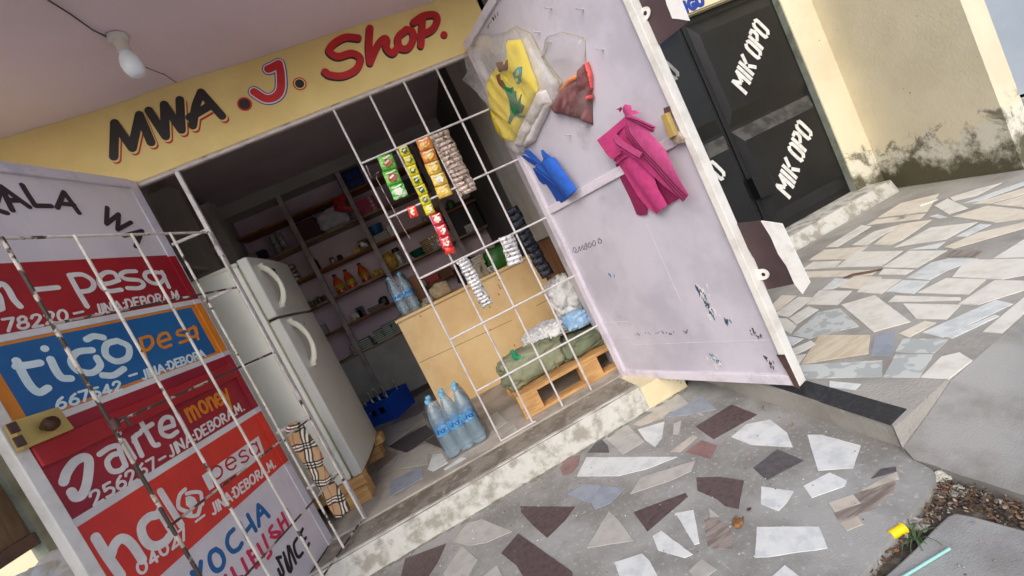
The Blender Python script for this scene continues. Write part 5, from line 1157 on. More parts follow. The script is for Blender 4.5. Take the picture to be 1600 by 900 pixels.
# smaller pack on the counter
cp = thing('water_bottle_pack', 'pack of clear water bottles standing on the counter edge', 'water pack', (-.26, 4.12, CZ))
c0 = onY(643, 478, 4.05)
for j in range(2):
    for i in range(2):
        o = water_bottle(cp, -.262 + .098 * i, 4.06 + .1 * j, CZ, .37, .047)
        if j == 0: label_text(o, -.262 + .098 * i, 4.06, CZ, .047, .37, a0=-95)
wrap(cp, -.262 - .047, -.164 + .047, 4.06 - .047, 4.16 + .047, CZ, .37, .047)
# stock on the counter
def on_counter(x, y, dy): return onY(x, y, 4.0 + dy).x
put('carton', 'brown carton standing behind the counter bottles', 'box', -.09, 4.33, CZ + .001, .10, .30, .16, 'browncard')
put('paper_fan', 'fan of folded grey newspapers standing on the counter', 'paper stack', on_counter(692, 462, .2), 4.2, CZ + .001, .2, .15, .16, ['khaki', 'greycard'], 'bag')
put('paper_pile', 'low pile of newspapers on the counter top', 'paper stack', on_counter(648, 480, .15), 4.15, CZ + .001, .22, .035, .16, ['greycard', 'khaki'], 'stack')
put('small_carton', 'small grey carton on the counter near the newspapers', 'box', on_counter(668, 470, .2), 4.25, CZ + .001, .09, .06, .07, 'greycard')
for k, (dx, hh) in enumerate([(-.035, .11), (.035, .17)]): put('cloth_bundle', ['low bundle of folded khaki cloth on the counter', 'tall bundle of folded khaki cloth on the counter'][k], 'cloth bundle', on_counter(754, 436, .12) + dx, 4.14 + .05 * k, CZ + .001, .11, hh + .03, .14, ['khaki', 'greycard'], 'stack')
put('packet', 'small pale packet beside the khaki cloth bundle', 'packet', on_counter(771, 428, .1), 4.1, CZ + .001, .055, .06, .05, 'tin')
put('packet_box', 'green display box on the counter behind the silver strip', 'box', on_counter(785, 412, .15), 4.22, CZ + .001, .27, .22, .2, 'greenpkt', 'bag')
put('black_bag', 'black bag slumped behind the khaki bundles on the counter', 'bag', on_counter(735, 425, .35), 4.36, CZ + .001, .3, .24, .2, 'darkplastic', 'bag')

# blue crate of empty bottles
cc = onZ(598, 648, ZF + .02); th = R(9)
cr = thing('bottle_crate', 'blue plastic bottle crate on the shop floor behind the refrigerator', 'crate', (-1.0, 5.05, ZF), None)
e0, e1, e2 = onZ(583, 668, ZF), onZ(623, 653, ZF), onZ(646, 618, ZF)
ax = (e1 - e0); ax.z = 0; Lx = .42; ax.normalize(); ay = Vector((-ax.y, ax.x, 0))
o0 = Vector((e1.x, e1.y, ZF)) - ax * Lx
def CPt(a, c_, z): return o0 + ax * a + ay * c_ + Vector((0, 0, z))
def cbox(a0, a1, c0_, c1, z0, z1): 
    b = MB(); b.box8([CPt(a0, c0_, z0), CPt(a1, c0_, z0), CPt(a1, c1, z0), CPt(a0, c1, z0), CPt(a0, c0_, z1), CPt(a1, c0_, z1), CPt(a1, c1, z1), CPt(a0, c1, z1)]); return b
HC, LY = .24, .36
fw = MB()
for a0, a1, z0, z1 in [(0, Lx, .0, .10), (0, .10, .10, .17), (.19, .23, .10, .17), (.32, Lx, .10, .17), (0, Lx, .17, HC)]:
    k = cbox(a0, a1, 0, .015, z0, z1); fw.add(k.v, k.f)
fw.build('side', 'bluecrate', cr)
cbox(0, Lx, LY - .015, LY, 0, HC).build('side', 'bluecrate', cr); cbox(Lx - .015, Lx, .016, LY - .016, 0, HC).build('side', 'bluecrate', cr); cbox(0, .015, .016, LY - .016, 0, HC).build('side', 'bluecrate', cr)
cbox(.016, Lx - .016, .016, LY - .016, .005, .02).build('base', 'bluecrate', cr)
k = cbox(-.004, Lx + .004, -.005, -.0005, HC - .03, HC); k.build('rim', 'bluecrate', cr)
for j in range(3):
    for i in range(4):
        if (i + j) % 5 == 4: continue
        p = CPt(.06 + .1 * i, .07 + .1 * j, .022); r = .03
        b = MB(); b.lathe([(r * .9, 0), (r, .01), (r, .15), (r * .8, .2), (r * .42, .26), (r * .4, .31), (r * .46, .315), (r * .44, .325)], p, 14); tag(b.build('soda_bottle', 'glass', smooth=True), 'empty clear soda bottle standing in the blue crate', 'bottle', 'empty bottles in the blue crate')

# ------------------------------------------------------------------ pallet with sacks
pa = thing('pallet', 'pale timber pallet on the shop floor just behind the grille', 'pallet', (.6, 3.1, ZF))
PX0, PX1, PY0, PY1, PH = .195, 1.02, 2.855, 3.55, .165
for y in (PY0, PY1 - .1):
    b = MB(); b.box((PX0, y, ZF + .0012), (PX1, y + .1, ZF + .02)); b.build('bottom_board', 'wood', pa, bevel=.002)
    for x in (PX0, .66):
        b = MB(); b.box((x, y, ZF + .0205), (x + .145, y + .1, ZF + PH - .044)); b.build('block', 'wood', pa, bevel=.003)
for x in (PX0, .66):
    b = MB(); b.box((x, PY0, ZF + PH - .0435), (x + .145, PY1, ZF + PH - .0225)); b.build('stringer', 'wood', pa, bevel=.002)
for k in range(5):
    y = PY0 + k * .148
    b = MB(); b.box((PX0, y, ZF + PH - .022), (PX1, y + .1, ZF + PH)); b.build('top_board', 'wood', pa, bevel=.002)
PT = ZF + PH
def sack(name, label, c, s, mt, seed, amp=.1, p=2.8, rz=0, fr=3.0, base=None):
    b = MB(); b.blob((c[0], c[1], c[2]), s[0], s[1], s[2], amp, seed, p, (84, 54), fr=fr, rz=rz); return tag(b.build(name, mt, smooth='all'), label, 'sack' if 'sack' in name else 'bag')
sack('woven_sack', 'full olive green woven sack at the left end of the pallet', (.42, 3.10, PT + .105), (.48, .34, .22), 'greensack', 3, .11, 4.0)
sack('folded_sack', 'flat olive tarpaulin sack at the right end of the pallet', (.82, 3.14, PT + .06), (.48, .4, .14), 'olive', 5, .13, 3.6)
sack('woven_sack', 'crumpled white woven sack lying across the olive sacks', (.62, 3.22, PT + .21), (.36, .3, .15), 'whitesack', 8, .17, 2.4, R(20), 4)
o = sack('shopping_bag', 'white plastic bag with pink print above the sacks', (.93, 3.34, PT + .36), (.28, .3, .36), 'whitesack', 11, .16, 2.4, 0, 4)
SPp = Plane((0, 3.185, 0), (1, 0, 0), (0, -1, 0)); b = MB()
for k, ln in enumerate([[(-35, 0), (-28, 12), (-20, 0), (-16, 12)], [(-10, 2), (-4, 12), (2, 0)], [(6, 0), (8, 12), (14, 10), (8, 6)], [(20, 0), (20, 12), (27, 12)]]):
    pts = SPp.px([(884 + x * .38, 482 - y * .5 - (x * .16)) for x, y in ln]); b.ribbon(SPp, pts, .008, .03)
sack('wrapped_pack', 'pale blue plastic wrapped pack between the sacks and the door leaf', (.86, 3.12, PT + .215), (.2, .2, .13), 'bluepack', 13, .14, 3.4)
gp = Plane((0, 2.98, 0), (1, 0, 0), (0, -1, 0)); b = MB(); b.cloth(gp, gp.px([(796, 548), (802, 546), (808, 555), (820, 552), (826, 556), (812, 564), (803, 562)]), puff=.02, amp=.006, res=.02, edge=.02)
tag(b.build('plastic_wrapper', 'greencloth', None, 'all'), 'emerald green plastic sticking out of the olive woven sack', 'wrapper')

# ------------------------------------------------------------------ sachet strips hung on the grille
def strip(name, label, P0, P1, wid, n, mts, prints, Y=D - .024, group='sachet strips hung on the grille', foil=False):
    """P0 top centre, P1 bottom centre in the photo, on the plane just in front of the bars"""
    pl_ = Plane((0, Y, 0), (1, 0, 0), (0, -1, 0)); a = Vector(pl_.uv(*P0)); c = Vector(pl_.uv(*P1)); d = c - a; L = d.length; d.normalize(); w = Vector((d.y, -d.x)) * -1
    if w.x < 0: w = -w
    t = thing(name, label, 'sachet strip', pl_.P(a.x, a.y), group); hh = L / n; ph = random.random() * 6
    for i in range(n):
        b = MB(); rows = 5; cols = 4; V = []
        jx = .003 * math.sin(i * 2.1 + ph)
        for r in range(rows + 1):
            for k in range(cols + 1):
                u, v = k / cols - .5, r / rows; q = a + d * (hh * (i + .02 + .96 * v)) + w * (wid * u + jx)
                puff = .011 * (1 - (2 * u) ** 2) * math.sin(math.pi * v) ** .7
                V.append(pl_.P(q.x, q.y, .004 + puff + .004 * math.sin((i + v) * 1.3 + ph) + u * .016 * math.sin((i + v) * .8 + ph * 2) + .0025 * noise.noise(Vector((u * 5, (i + v) * 5, ph)))))
        F = [(r * (cols + 1) + k, r * (cols + 1) + k + 1, (r + 1) * (cols + 1) + k + 1, (r + 1) * (cols + 1) + k) for r in range(rows) for k in range(cols)]
        nv = len(V); Bk = [v_ + Vector((0, .003, 0)) for v_ in V]
        bd = [k for k in range(cols + 1)] + [(r + 1) * (cols + 1) - 1 for r in range(1, rows + 1)] + [rows * (cols + 1) + k for k in range(cols - 1, -1, -1)] + [r * (cols + 1) for r in range(rows - 1, 0, -1)]
        b.add(V + Bk, F + [tuple(nv + q for q in f[::-1]) for f in F] + [(bd[k], bd[(k + 1) % len(bd)], nv + bd[(k + 1) % len(bd)], nv + bd[k]) for k in range(len(bd))])
        o = b.build('sachet', mts[i % len(mts)], t, 'all')
        if prints:
            m = prints[i % len(prints)]
            if m:
                b = MB(); cq = a + d * (hh * (i + .55)) + w * jx; pts = []
                for k in range(12):
                    an = 6.283 * k / 12; rr = 1 + .2 * math.sin(k * 2.4 + i); q = cq + w * (wid * .30 * math.cos(an) * rr) + d * (hh * .27 * math.sin(an) * rr); pts.append((q.x, q.y))
                b.pprism(pl_, pts, .006, .0165); b.build('print', m, o)
                b = MB(); q0 = a + d * (hh * (i + .2)) - w * (wid * .3); q1 = a + d * (hh * (i + .16)) + w * (wid * .3); b.ribbon(pl_, [q0, (q0 + q1) / 2 + d * (hh * .05), q1], hh * .09, .0155); b.build('print', 'p_white', o)
                b = MB(); b.ribbon(pl_, [cq - w * (wid * .12), cq + w * (wid * .1) - d * (hh * .1)], hh * .12, .0178); b.build('print', 'p_white', o)
    return t
strip('sachet_strip', 'short green sachet strip with tomato pictures, leftmost on the grille', (600, 243), (627, 310), .088, 3, ['p_green', 'p_green', 'p_lime'], ['p_brownred', 'p_brownred', 'p_white'])
strip('sachet_strip', 'long narrow yellow sachet strip with dark green pictures', (629, 228), (674, 335), .058, 7, ['p_yellow'], ['p_dkgreen'] * 6 + ['p_white'])
strip('sachet_strip', 'gold and orange sachet strip between the yellow and silver strips', (659, 216), (697, 308), .088, 5, ['p_orange', 'p_orange', 'p_gold', 'p_gold', 'p_gold'], ['p_gold', 'p_gold', 'p_gold', 'p_white', 'p_gold'])
strip('sachet_strip', 'wide brownish silver foil sachet strip at the top right of the grille', (686, 207), (733, 302), .112, 14, ['foilbrown'], None)
strip('sachet_strip', 'crimson sachet strip hanging below the yellow strip', (680, 333), (700, 388), .066, 3, ['p_red'], ['p_white'], Y=D - .03)
strip('sachet_strip', 'tiny vermilion sachet pair hung on the left cross bar', (642, 322), (648, 340), .052, 1, ['p_redd'], ['p_white'])
strip('sachet_strip', 'vermilion sachet at the bottom end of the crimson strip', (701, 386), (704, 397), .06, 1, ['p_redd'], None, Y=D - .026)
strip('sachet_strip', 'long silver foil tablet strip hanging in front of the counter', (721, 404), (762, 478), .075, 14, ['foil'], None)
strip('sachet_strip', 'short silver foil tablet strip near the right of the counter', (791, 368), (806, 413), .098, 7, ['foil'], None)
strip('sachet_strip', 'dark blue foil strip hanging along the shop side wall', (798, 325), (856, 432), .10, 11, ['foildark'], None, Y=3.2)
b = MB(); pts = [onY(x, y, D - .02) for x, y in [(572, 258), (580, 278), (592, 268), (588, 278), (606, 312), (628, 352), (641, 374)]]; b.tube(pts, .0018, 5); tag(b.build('string', 'foilbrown'), 'thin pale string dangling from the upper cross bar', 'string')

# ------------------------------------------------------------------ goods hung on the lilac door leaf
Q3 = (720, 30)
# packed yellow shirt in a milky bag
ps = thing('packed_shirt', 'yellow printed shirt folded in a milky plastic bag on the lilac door', 'shirt', RP.P(*RP.uv(795, 90), 0))
ye = [(198, 490), (235, 420), (272, 372), (300, 340), (345, 330), (350, 172), (440, 165), (465, 210), (485, 270), (530, 400), (562, 480), (582, 570), (545, 650), (500, 740), (440, 870), (410, 965), (330, 960), (270, 870), (225, 700)]
b = MB(); b.cloth(RP, RP.px(ye, Q3, 5.0, .03), puff=.035, amp=.011, fr=22, ang=R(12), seed=2, res=.014, edge=.05, h0=.012, aniso=5); b.build('shirt', 'yellowcloth', ps, 'all')
def pr(name, mt, pts, h0=.058, h1=.0605):
    b = MB(); b.cloth(RP, RP.px(pts, Q3, 5.0, h0), puff=.002, amp=.003, fr=22, ang=R(12), seed=2, res=.02, edge=.01, h0=h0); b.build(name, mt, ps)
pr('print', 'greenprint', [(318, 475), (350, 530), (380, 540), (405, 530), (410, 560), (430, 565), (425, 610), (440, 660), (470, 585), (458, 660), (480, 680), (462, 735), (440, 745), (462, 775), (430, 755), (400, 770), (385, 820), (365, 812), (385, 740), (380, 640), (345, 560)])
pr('print', 'brownprint', [(275, 440), (300, 425), (305, 470), (345, 540), (335, 555), (290, 500)])
pr('print', 'brownprint', [(270, 340), (290, 345), (330, 385), (350, 345), (352, 320), (345, 400), (300, 415)])
pr('emblem', 'teal', [(405, 420), (440, 375), (462, 372), (468, 430), (455, 490), (438, 510), (418, 470)]); pr('emblem', 'yellowcloth', [(432, 410), (448, 395), (452, 430), (440, 450), (425, 440)], .0615); pr('emblem', 'yellowcloth', [(425, 455), (445, 460), (440, 490), (428, 480)], .0615)
ca = [(440, 890), (500, 760), (560, 640), (590, 565), (640, 560), (690, 670), (660, 740), (600, 860), (560, 960), (500, 1000), (420, 990)]
b = MB(); b.cloth(RP, RP.px(ca, Q3, 5.0, .03), puff=.035, amp=.003, fr=12, ang=R(25), seed=6, res=.011, edge=.022, h0=.008); b.build('card', 'card', ps, 'all')
ba = [(75, 250), (130, 160), (200, 165), (265, 150), (300, 125), (370, 160), (430, 270), (480, 340), (522, 392), (470, 490), (430, 570), (390, 640), (335, 735), (290, 712), (250, 640), (190, 500), (140, 440), (62, 375), (95, 320)]
b = MB(); b.cloth(RP, RP.px(ba, (700, 0), 3.0, .03), puff=.058, amp=.016, fr=20, ang=R(30), seed=9, res=.016, edge=.07, h0=.004); b.build('plastic_bag', 'bagfilm', ps, 'all')
# maroon cloth in a thin clear bag
pc = thing('packed_cloth', 'maroon cloth with an orange hem in a thin clear bag on the door', 'cloth', RP.P(*RP.uv(890, 140), 0))
ma = [(685, 690), (730, 640), (775, 585), (840, 505), (925, 465), (925, 385), (965, 342), (985, 400), (1002, 480), (1010, 560), (1000, 625), (1008, 720), (1015, 828), (965, 795), (880, 772), (760, 737)]
b = MB(); b.cloth(RP, RP.px(ma, Q3, 5.0, .02), puff=.03, amp=.02, fr=34, ang=R(-55), seed=14, res=.010, edge=.03, h0=.006, aniso=3); b.build('cloth', 'maroon', pc, 'all')
b = MB(); b.cloth(RP, RP.px([(742, 605), (780, 520), (830, 465), (925, 418), (932, 466), (850, 503), (800, 560), (765, 600)], Q3, 5.0, .035), puff=.03, amp=.004, res=.014, edge=.02, h0=.012); b.build('hem', 'neon', pc, 'all')
b = MB(); b.cloth(RP, RP.px([(965, 607), (1012, 592), (1012, 622), (985, 634)], Q3, 5.0, .035), puff=.02, amp=.001, res=.014, edge=.01, h0=.03); b.build('tag', 'neonpink', pc, 'all')
b = MB(); b.cloth(RP, RP.px([(956, 345), (970, 340), (1000, 440), (1008, 560), (1000, 500), (985, 420)], Q3, 5.0, .035), puff=.012, amp=.001, res=.014, edge=.01, h0=.03); b.build('piping', 'neonpink', pc, 'all')
cb = [(430, 270), (460, 170), (520, 150), (630, 180), (635, 290), (665, 470), (668, 590), (600, 560), (480, 510), (520, 400)]
b = MB(); b.cloth(RP, RP.px(cb, (700, 0), 3.0, .02), puff=.036, amp=.008, fr=22, ang=R(60), seed=19, res=.018, edge=.06, h0=.003); b.build('plastic_bag', 'bagclear', pc, 'all')
# folded sheet goods: each layer a thin bent sheet
Q5 = (781, 140); SQ5 = 1407 / 344
def layer(par, name, mt, pts, h0, grad=(0, 0), fold=0, fa=0, amp=.0015, seed=0, th=.0016):
    """thin cloth sheet: grad tilts it away from the door, fold bends it about a line at angle fa"""
    q = RP.px(pts, Q5, SQ5, h0); cx = sum(p[0] for p in q) / len(q); cy = sum(p[1] for p in q) / len(q); ca, sa = math.cos(R(fa)), math.sin(R(fa))
    def hf(x, y):
        t = (x - cx) * ca + (y - cy) * sa
        return (x - cx) * grad[0] + (y - cy) * grad[1] - fold * t * t * 60
    b = MB(); b.cloth(RP, q, puff=0, amp=amp, fr=10, seed=seed, res=.014, edge=.02, h0=h0, hfun=hf, thin=th)
    b.build(name, mt, par, True)
pk = thing('bag_bundle', 'bundle of bright pink folded cloth bags hanging on the door', 'bag bundle', RP.P(*RP.uv(1000, 180), 0))
layer(pk, 'bag', 'pinkbag_shade', [(735, 475), (800, 470), (930, 640), (945, 795), (905, 806), (870, 800), (830, 700), (770, 580)], .010, (.12, 0), seed=1)
layer(pk, 'bag', 'pinkbag_halfshade', [(700, 300), (790, 200), (860, 200), (960, 300), (1060, 400), (1120, 560), (1000, 560), (880, 480), (740, 470), (700, 420)], .03, (.05, 0), seed=33)
layer(pk, 'bag', 'pinkbag_shade', [(880, 470), (960, 540), (1060, 610), (1160, 690), (1075, 738), (1010, 730), (930, 600)], .012, (0, 0), seed=2)
layer(pk, 'bag', 'pinkbag_halfshade', [(735, 465), (790, 450), (835, 440), (880, 455), (955, 535), (1010, 640), (1076, 735), (990, 803), (935, 768), (870, 690), (795, 565)], .040, (.16, 0), .10, 20, seed=3)
layer(pk, 'bag', 'pinkbag_halfshade', [(875, 455), (905, 420), (1000, 500), (1100, 610), (1180, 700), (1168, 712), (1140, 680), (1050, 618), (960, 540)], .052, (.1, 0), seed=4)
TOPL = [(795, 215), (812, 285), (900, 392), (1000, 482), (1112, 600), (1200, 682)]; TOPR = [(1219, 668), (1142, 530), (1065, 385), (962, 288), (890, 222), (830, 185)]
for k in range(6):
    o = 9.5 * k; left = [(x - o * (.35 + .25 * i / 5), y + o * (.55 + .25 * i / 5)) for i, (x, y) in enumerate(TOPL)]
    right = [(x - o * .3, y + o * .3) for x, y in TOPR]; right[0] = (1219 - 9 * k, 668 + 8 * k)
    layer(pk, 'bag', 'pinkbag' if k % 2 == 0 else 'pinkbag_shade', left + right, .100 - .0075 * k, (.22, 0), .05, 30, seed=5)  # every second sheet in the painted shade tone, to set off the edges
layer(pk, 'bag', 'pinkbag_halfshade', [(640, 315), (700, 262), (790, 175), (815, 178), (795, 230), (730, 296), (722, 310), (745, 345), (775, 385), (765, 402), (715, 438), (690, 405)], .044, (-.2, .1), seed=7)
for k in range(3): layer(pk, 'bag', ['pinkbag_halfshade', 'pinkbag_shade', 'pinkbag_halfshade'][k], [(712 + 14 * k, 436 + 13 * k), (764 + 16 * k, 398 + 9 * k), (776 + 16 * k, 405 + 9 * k), (720 + 14 * k, 448 + 13 * k)], .062 - .006 * k, seed=8 + k)
for k in range(3):
    d = 11 * k; layer(pk, 'bag', 'pinkbag' if k != 1 else 'pinkbag_shade', [(722 + d * .2, 306 + d), (733, 288 + d), (750, 281 + d), (790, 330 + d), (850, 370 + d), (907 - d * .6, 405 + d * .9), (882 - d * .3, 440 + d * .5), (800, 388 + d * .6), (742, 345 + d * .6)], .092 - .008 * k, (.1, .15), seed=12)
for k in range(5):
    d = 10 * k; layer(pk, 'bag', 'pinkbag' if k % 2 == 0 else 'pinkbag_shade', [(795, 172 + d * .3), (838, 160 + d * .5), (900, 190 + d * .7), (1001 - 3 * k, 238 + 9 * k), (975 - 3 * k, 240 + 9 * k), (900, 205 + d * .9), (840, 182 + d * .6)], .122 - .007 * k, (.1, .1), seed=16)
layer(pk, 'knot', 'pinkbag', [(768, 192), (778, 150), (786, 118), (806, 92), (830, 104), (834, 136), (850, 140), (868, 160), (820, 170), (792, 196)], .075, (0, .25), .3, 0, seed=18)
layer(pk, 'knot', 'pinkbag_shade', [(738, 130), (776, 110), (780, 128), (766, 146), (758, 128)], .05, seed=19)
bk = thing('bag_bundle', 'small bundle of blue folded cloth bags on the door edge', 'bag bundle', RP.P(*RP.uv(850, 240), 0))
layer(bk, 'bag', 'bluebag_shade', [(205, 505), (262, 500), (430, 640), (488, 650), (425, 705), (375, 738), (330, 660), (292, 606), (270, 606), (245, 583)], .012, (.1, 0), seed=41)
for k in range(4):
    o = 9 * k; layer(bk, 'bag', 'bluebag' if k % 2 == 0 else 'bluebag_shade', [(205 + o * .1, 497 + o), (262, 464 + o * .3), (300 - o, 440), (330, 440), (495 - o * .4, 636 + o * .5), (434 - o * .5, 690 + o * .3), (320 - o * .6, 590 + o * .4)], .064 - .008 * k, (.15, 0), .08, 25, seed=43)  # alternate sheets carry the painted shade tone
layer(bk, 'bag', 'bluebag_shade', [(132, 420), (160, 420), (242, 470), (222, 486), (180, 462)], .022, seed=47)
layer(bk, 'bag', 'bluebag', [(150, 400), (180, 380), (205, 396), (262, 462), (238, 474), (190, 436)], .034, (.1, .1), seed=48)
layer(bk, 'bag', 'bluebag', [(262, 388), (278, 384), (292, 402), (345, 446), (300, 470), (272, 430)], .050, seed=49)

# ------------------------------------------------------------------ neighbouring building
nb = thing('neighbour_building', 'cream plastered neighbouring building with a black double door', 'building', (3, 3.7, ZP))
dp0, dp1 = onZ(1222, 360, .23), onZ(1331, 299, .23); ax = dp1 - dp0; ax.z = 0; ax.normalize()
NP = Plane((dp0.x, dp0.y, 0), ax, (ax.y, -ax.x, 0))
aR = NP.uv(1327, 293)[0]; aS = (NP.uv(1090, 110)[0] + NP.uv(1177, 297)[0]) / 2; aL = 2 * aS - aR; zT = (NP.uv(1075, 27)[1] + NP.uv(1140, 3)[1]) / 2
print('neigh', aL, aS, aR, zT, NP.uv(1090, 110), NP.uv(1177, 297), NP.uv(1213, 0))
p1, p2 = onZ(1380, 297, ZP), onZ(1600, 265, ZP); p1.z = p2.z = 0
H = 3.4
b = MB(); b.prism([(p.x, p.y, -.1) for p in [p1, p2, p2 + Vector((.24, .02, 0)), p1 + Vector((.24, .02, 0))]], (0, 0, H + .1)); b.build('side_wall', 'stained', nb)
q0 = NP.P(aR + .002, 0, .07); q1 = p1 + (p1 - p2).normalized() * .0 - (p1 - p2).normalized() * .02
b = MB(); b.prism([(p.x, p.y, -.1) for p in [q0, p1 + (p2 - p1).normalized() * .06 - NP.ax * .001, p1 + NP.n * -.3 - NP.ax * .001, NP.P(aR + .002, 0, -.2)]], (0, 0, H)); b.build('wall', 'stained', nb)
aW = (Vector((1.26, 3.7, 0)) - NP.o).dot(NP.ax)
if aW < aL - .01:
    b = MB(); b.pbox(NP, aW, aL - .002, -.1, H, -.2, .07); b.build('wall', 'cream', nb)
b = MB(); b.pbox(NP, aL - .002, aR + .0015, zT + .0, H, -.2, .06); b.build('lintel', 'cream', nb)
# threshold
b = MB(); n = 40; 
sA, sB = onZ(1246, 409, ZP), onZ(1403, 303, ZP)
s1, s2 = onZ(1226, 373, .23), onZ(1362, 297, .23)
hs = NP.uv(1362, 297); fo = (Vector((s1.x, s1.y, 0)) - Vector((NP.o.x, NP.o.y, 0))).dot(NP.n)
fo2 = (Vector((sB.x, sB.y, 0)) - Vector((NP.o.x, NP.o.y, 0))).dot(NP.n)
print('sill depth', fo, fo2)
a0, a1 = aW + .02, (Vector((sB.x, sB.y, 0)) - NP.o).dot(NP.ax) + .08
V = []; 
for k in range(n + 1):
    a = a0 + (a1 - a0) * k / n; j = .012 * noise.noise(Vector((a * 5, 0, 2))); j2 = .010 * noise.noise(Vector((a * 7, 3, 2)))
    V += [NP.P(a, -.1, .34 + j), NP.P(a, .10 + .02 + j2, .335 + j), NP.P(a, .228 + j2 * .5, .30 + j), NP.P(a, .23, .06), NP.P(a, .23, -.15), NP.P(a, -.1, -.15)]
F = [(6 * k + i, 6 * k + i + 1, 6 * k + i + 7, 6 * k + i + 6) for k in range(n) for i in range(5)] + [tuple(range(6)), tuple(6 * n + i for i in range(6))]
b.add(V, F); b.build('threshold', 'sillwhite' if 'sillwhite' in M else 'kerbwhite', nb)
b = MB(); b.pbox(NP, max(aW, aL), aR + 1.2, 3.42, 3.5, -.3, .12); b.build('veranda_ceiling', 'cream', nb)
# sign over the door
sg = MB(); s0 = zT + .012; sg.pbox(NP, aL, aR - .35, s0, s0 + .30, .0605, .075); sgo = sg.build('sign_board', 'cream', nb)
SPn = Plane(NP.P(0, 0, .075), NP.ax, NP.n)
G['G'] = (.74, [ell(.38, .5, .34, .5, 55, 330), [(.68, .42), (.42, .42)], [(.68, .42), (.68, .1)]])
b = MB(); text(b, SPn, 'NGU', (1064, 22), (1101, 6), (1058, 5), .036, .001); b.build('lettering', 'letroyal', sgo)
b = MB(); b.ribbon(SPn, SPn.px([(1057, 1), (1064, -2), (1068, -8)]), .03, .001); b.build('lettering', 'letred', sgo)
# the door leaves: framed sheets with raised pyramid panels
def nleaf(a0, a1, shade):
    dr = MB(); dr.pbox(NP, a0, a1, .235, zT - .002, -.03, 0); d_ = dr.build('door_leaf', 'blackmetal', nb)
    zm = NP.uv(1262, 145)[1]; w = a1 - a0; m = .035 * 1
    zs = [(.30, zm - .02), (zm + .015, zT - .06)]
    for z0, z1 in zs:
        bw, bh, hh = .05, .13, .055
        b = MB(); o = [(a0 + m, z0), (a1 - m, z0), (a1 - m, z1), (a0 + m, z1)]; i = [(a0 + m + bw, z0 + bh), (a1 - m - bw, z0 + bh), (a1 - m - bw, z1 - bh), (a0 + m + bw, z1 - bh)]
        b.add([NP.P(x, y, .001) for x, y in o] + [NP.P(x, y, hh) for x, y in i], [(0, 1, 5, 4), (1, 2, 6, 5), (3, 0, 4, 7), (4, 5, 6, 7), (3, 2, 1, 0)], 0); b.add([NP.P(x, y, .001) for x, y in (o[2], o[3])] + [NP.P(x, y, hh) for x, y in (i[3], i[2])], [(0, 1, 2, 3)], 1 if z0 < zm - .1 else 0); b.build('raised_panel', ['blackmetal', 'skylit_dust'], d_)  # lower panel's top bevel gets the paler tone: dust and painted skylight
    return d_
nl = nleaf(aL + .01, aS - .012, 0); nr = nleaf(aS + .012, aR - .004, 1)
b = MB(); b.pbox(NP, aS - .0115, aS + .0115, .236, zT - .003, -.02, .012); b.build('cover_strip', 'blackmetal', nb)
b = MB(); b.pbox(NP, aR - .0035, aR + .0015, .23, zT, -.03, .06); b.build('jamb_edge', 'mossgrey', nb)
# stencil letters
SG = {'M': (.95, [[(.1, 0), (.1, 1)], [(.8, 0), (.8, 1)], [(.1, .95), (.42, .45)], [(.8, .95), (.48, .45)]]), 'I': (.36, [[(.14, 0), (.14, 1)]]),
      'K': (.78, [[(.1, 0), (.1, 1)], [(.62, 1), (.32, .58)], [(.32, .46), (.64, 0)]]), ' ': (.3, []), 'O': (.74, [[(.3, .02), (.12, .12), (.1, .3), (.1, .72), (.14, .9), (.28, .99)], [(.38, .02), (.56, .1), (.58, .3), (.58, .72), (.56, .88), (.38, .99)]]),
      'P': (.74, [[(.1, 0), (.1, 1)], [(.24, .96), (.5, .94), (.58, .78), (.54, .58), (.24, .46)]])}
SPp_ = Plane(NP.P(0, 0, .056), NP.ax, NP.n)
def stencil(par, mt, p0, p1, p2, s='MIK OPO'):
    b = MB(); a = Vector(SPp_.uv(*p0)); c = Vector(SPp_.uv(*p1)); u = Vector(SPp_.uv(*p2)) - a; ex = (c - a) / sum(SG[k][0] for k in s); x = 0; i = 0
    hgt = u.length
    for ch in s:
        for q in SG[ch][1]: b.ribbon(SPp_, [a + ex * (x + q_[0]) + u * q_[1] for q_ in q], ex.length * .225, .0012 + .00012 * i, 0, False); i += 1
        x += SG[ch][0]
    b.build('lettering', mt, par)
stencil(nr, 'stencil', (1166, 149), (1203, 47), (1143, 128)); stencil(nr, 'stencil', (1234, 312), (1270, 205), (1211, 291))
stencil(nl, 'stencil_old', (1024, 214), (1062, 112), (1000, 193)); stencil(nl, 'stencil', (1098, 375), (1134, 268), (1075, 354))
# handle box low on the right leaf
q = SPp_.px([(1171, 279), (1199, 270), (1213, 301), (1186, 311)]); b = MB(); b.pprism(SPp_, q, -.04, .03); b.build('handle_box', 'blackmetal', nr, bevel=.006)
# building behind, seen past the end of the cream wall
fb = thing('far_building', 'pale blue grey building beyond the end of the cream wall', 'building', (9, 5, 0))
b = MB(); b.box((8, -1, .09), (14, 14, 6)); b.build('wall', 'greyblue', fb)
b = MB(); b.box((7.9, -1, -.05), (7.999, 14, .05)); b.build('ledge', 'signwhite', fb)
b = MB(); b.box((7.96, -1, -.3), (7.999, 14, -.051)); b.build('plinth', 'farred', fb)

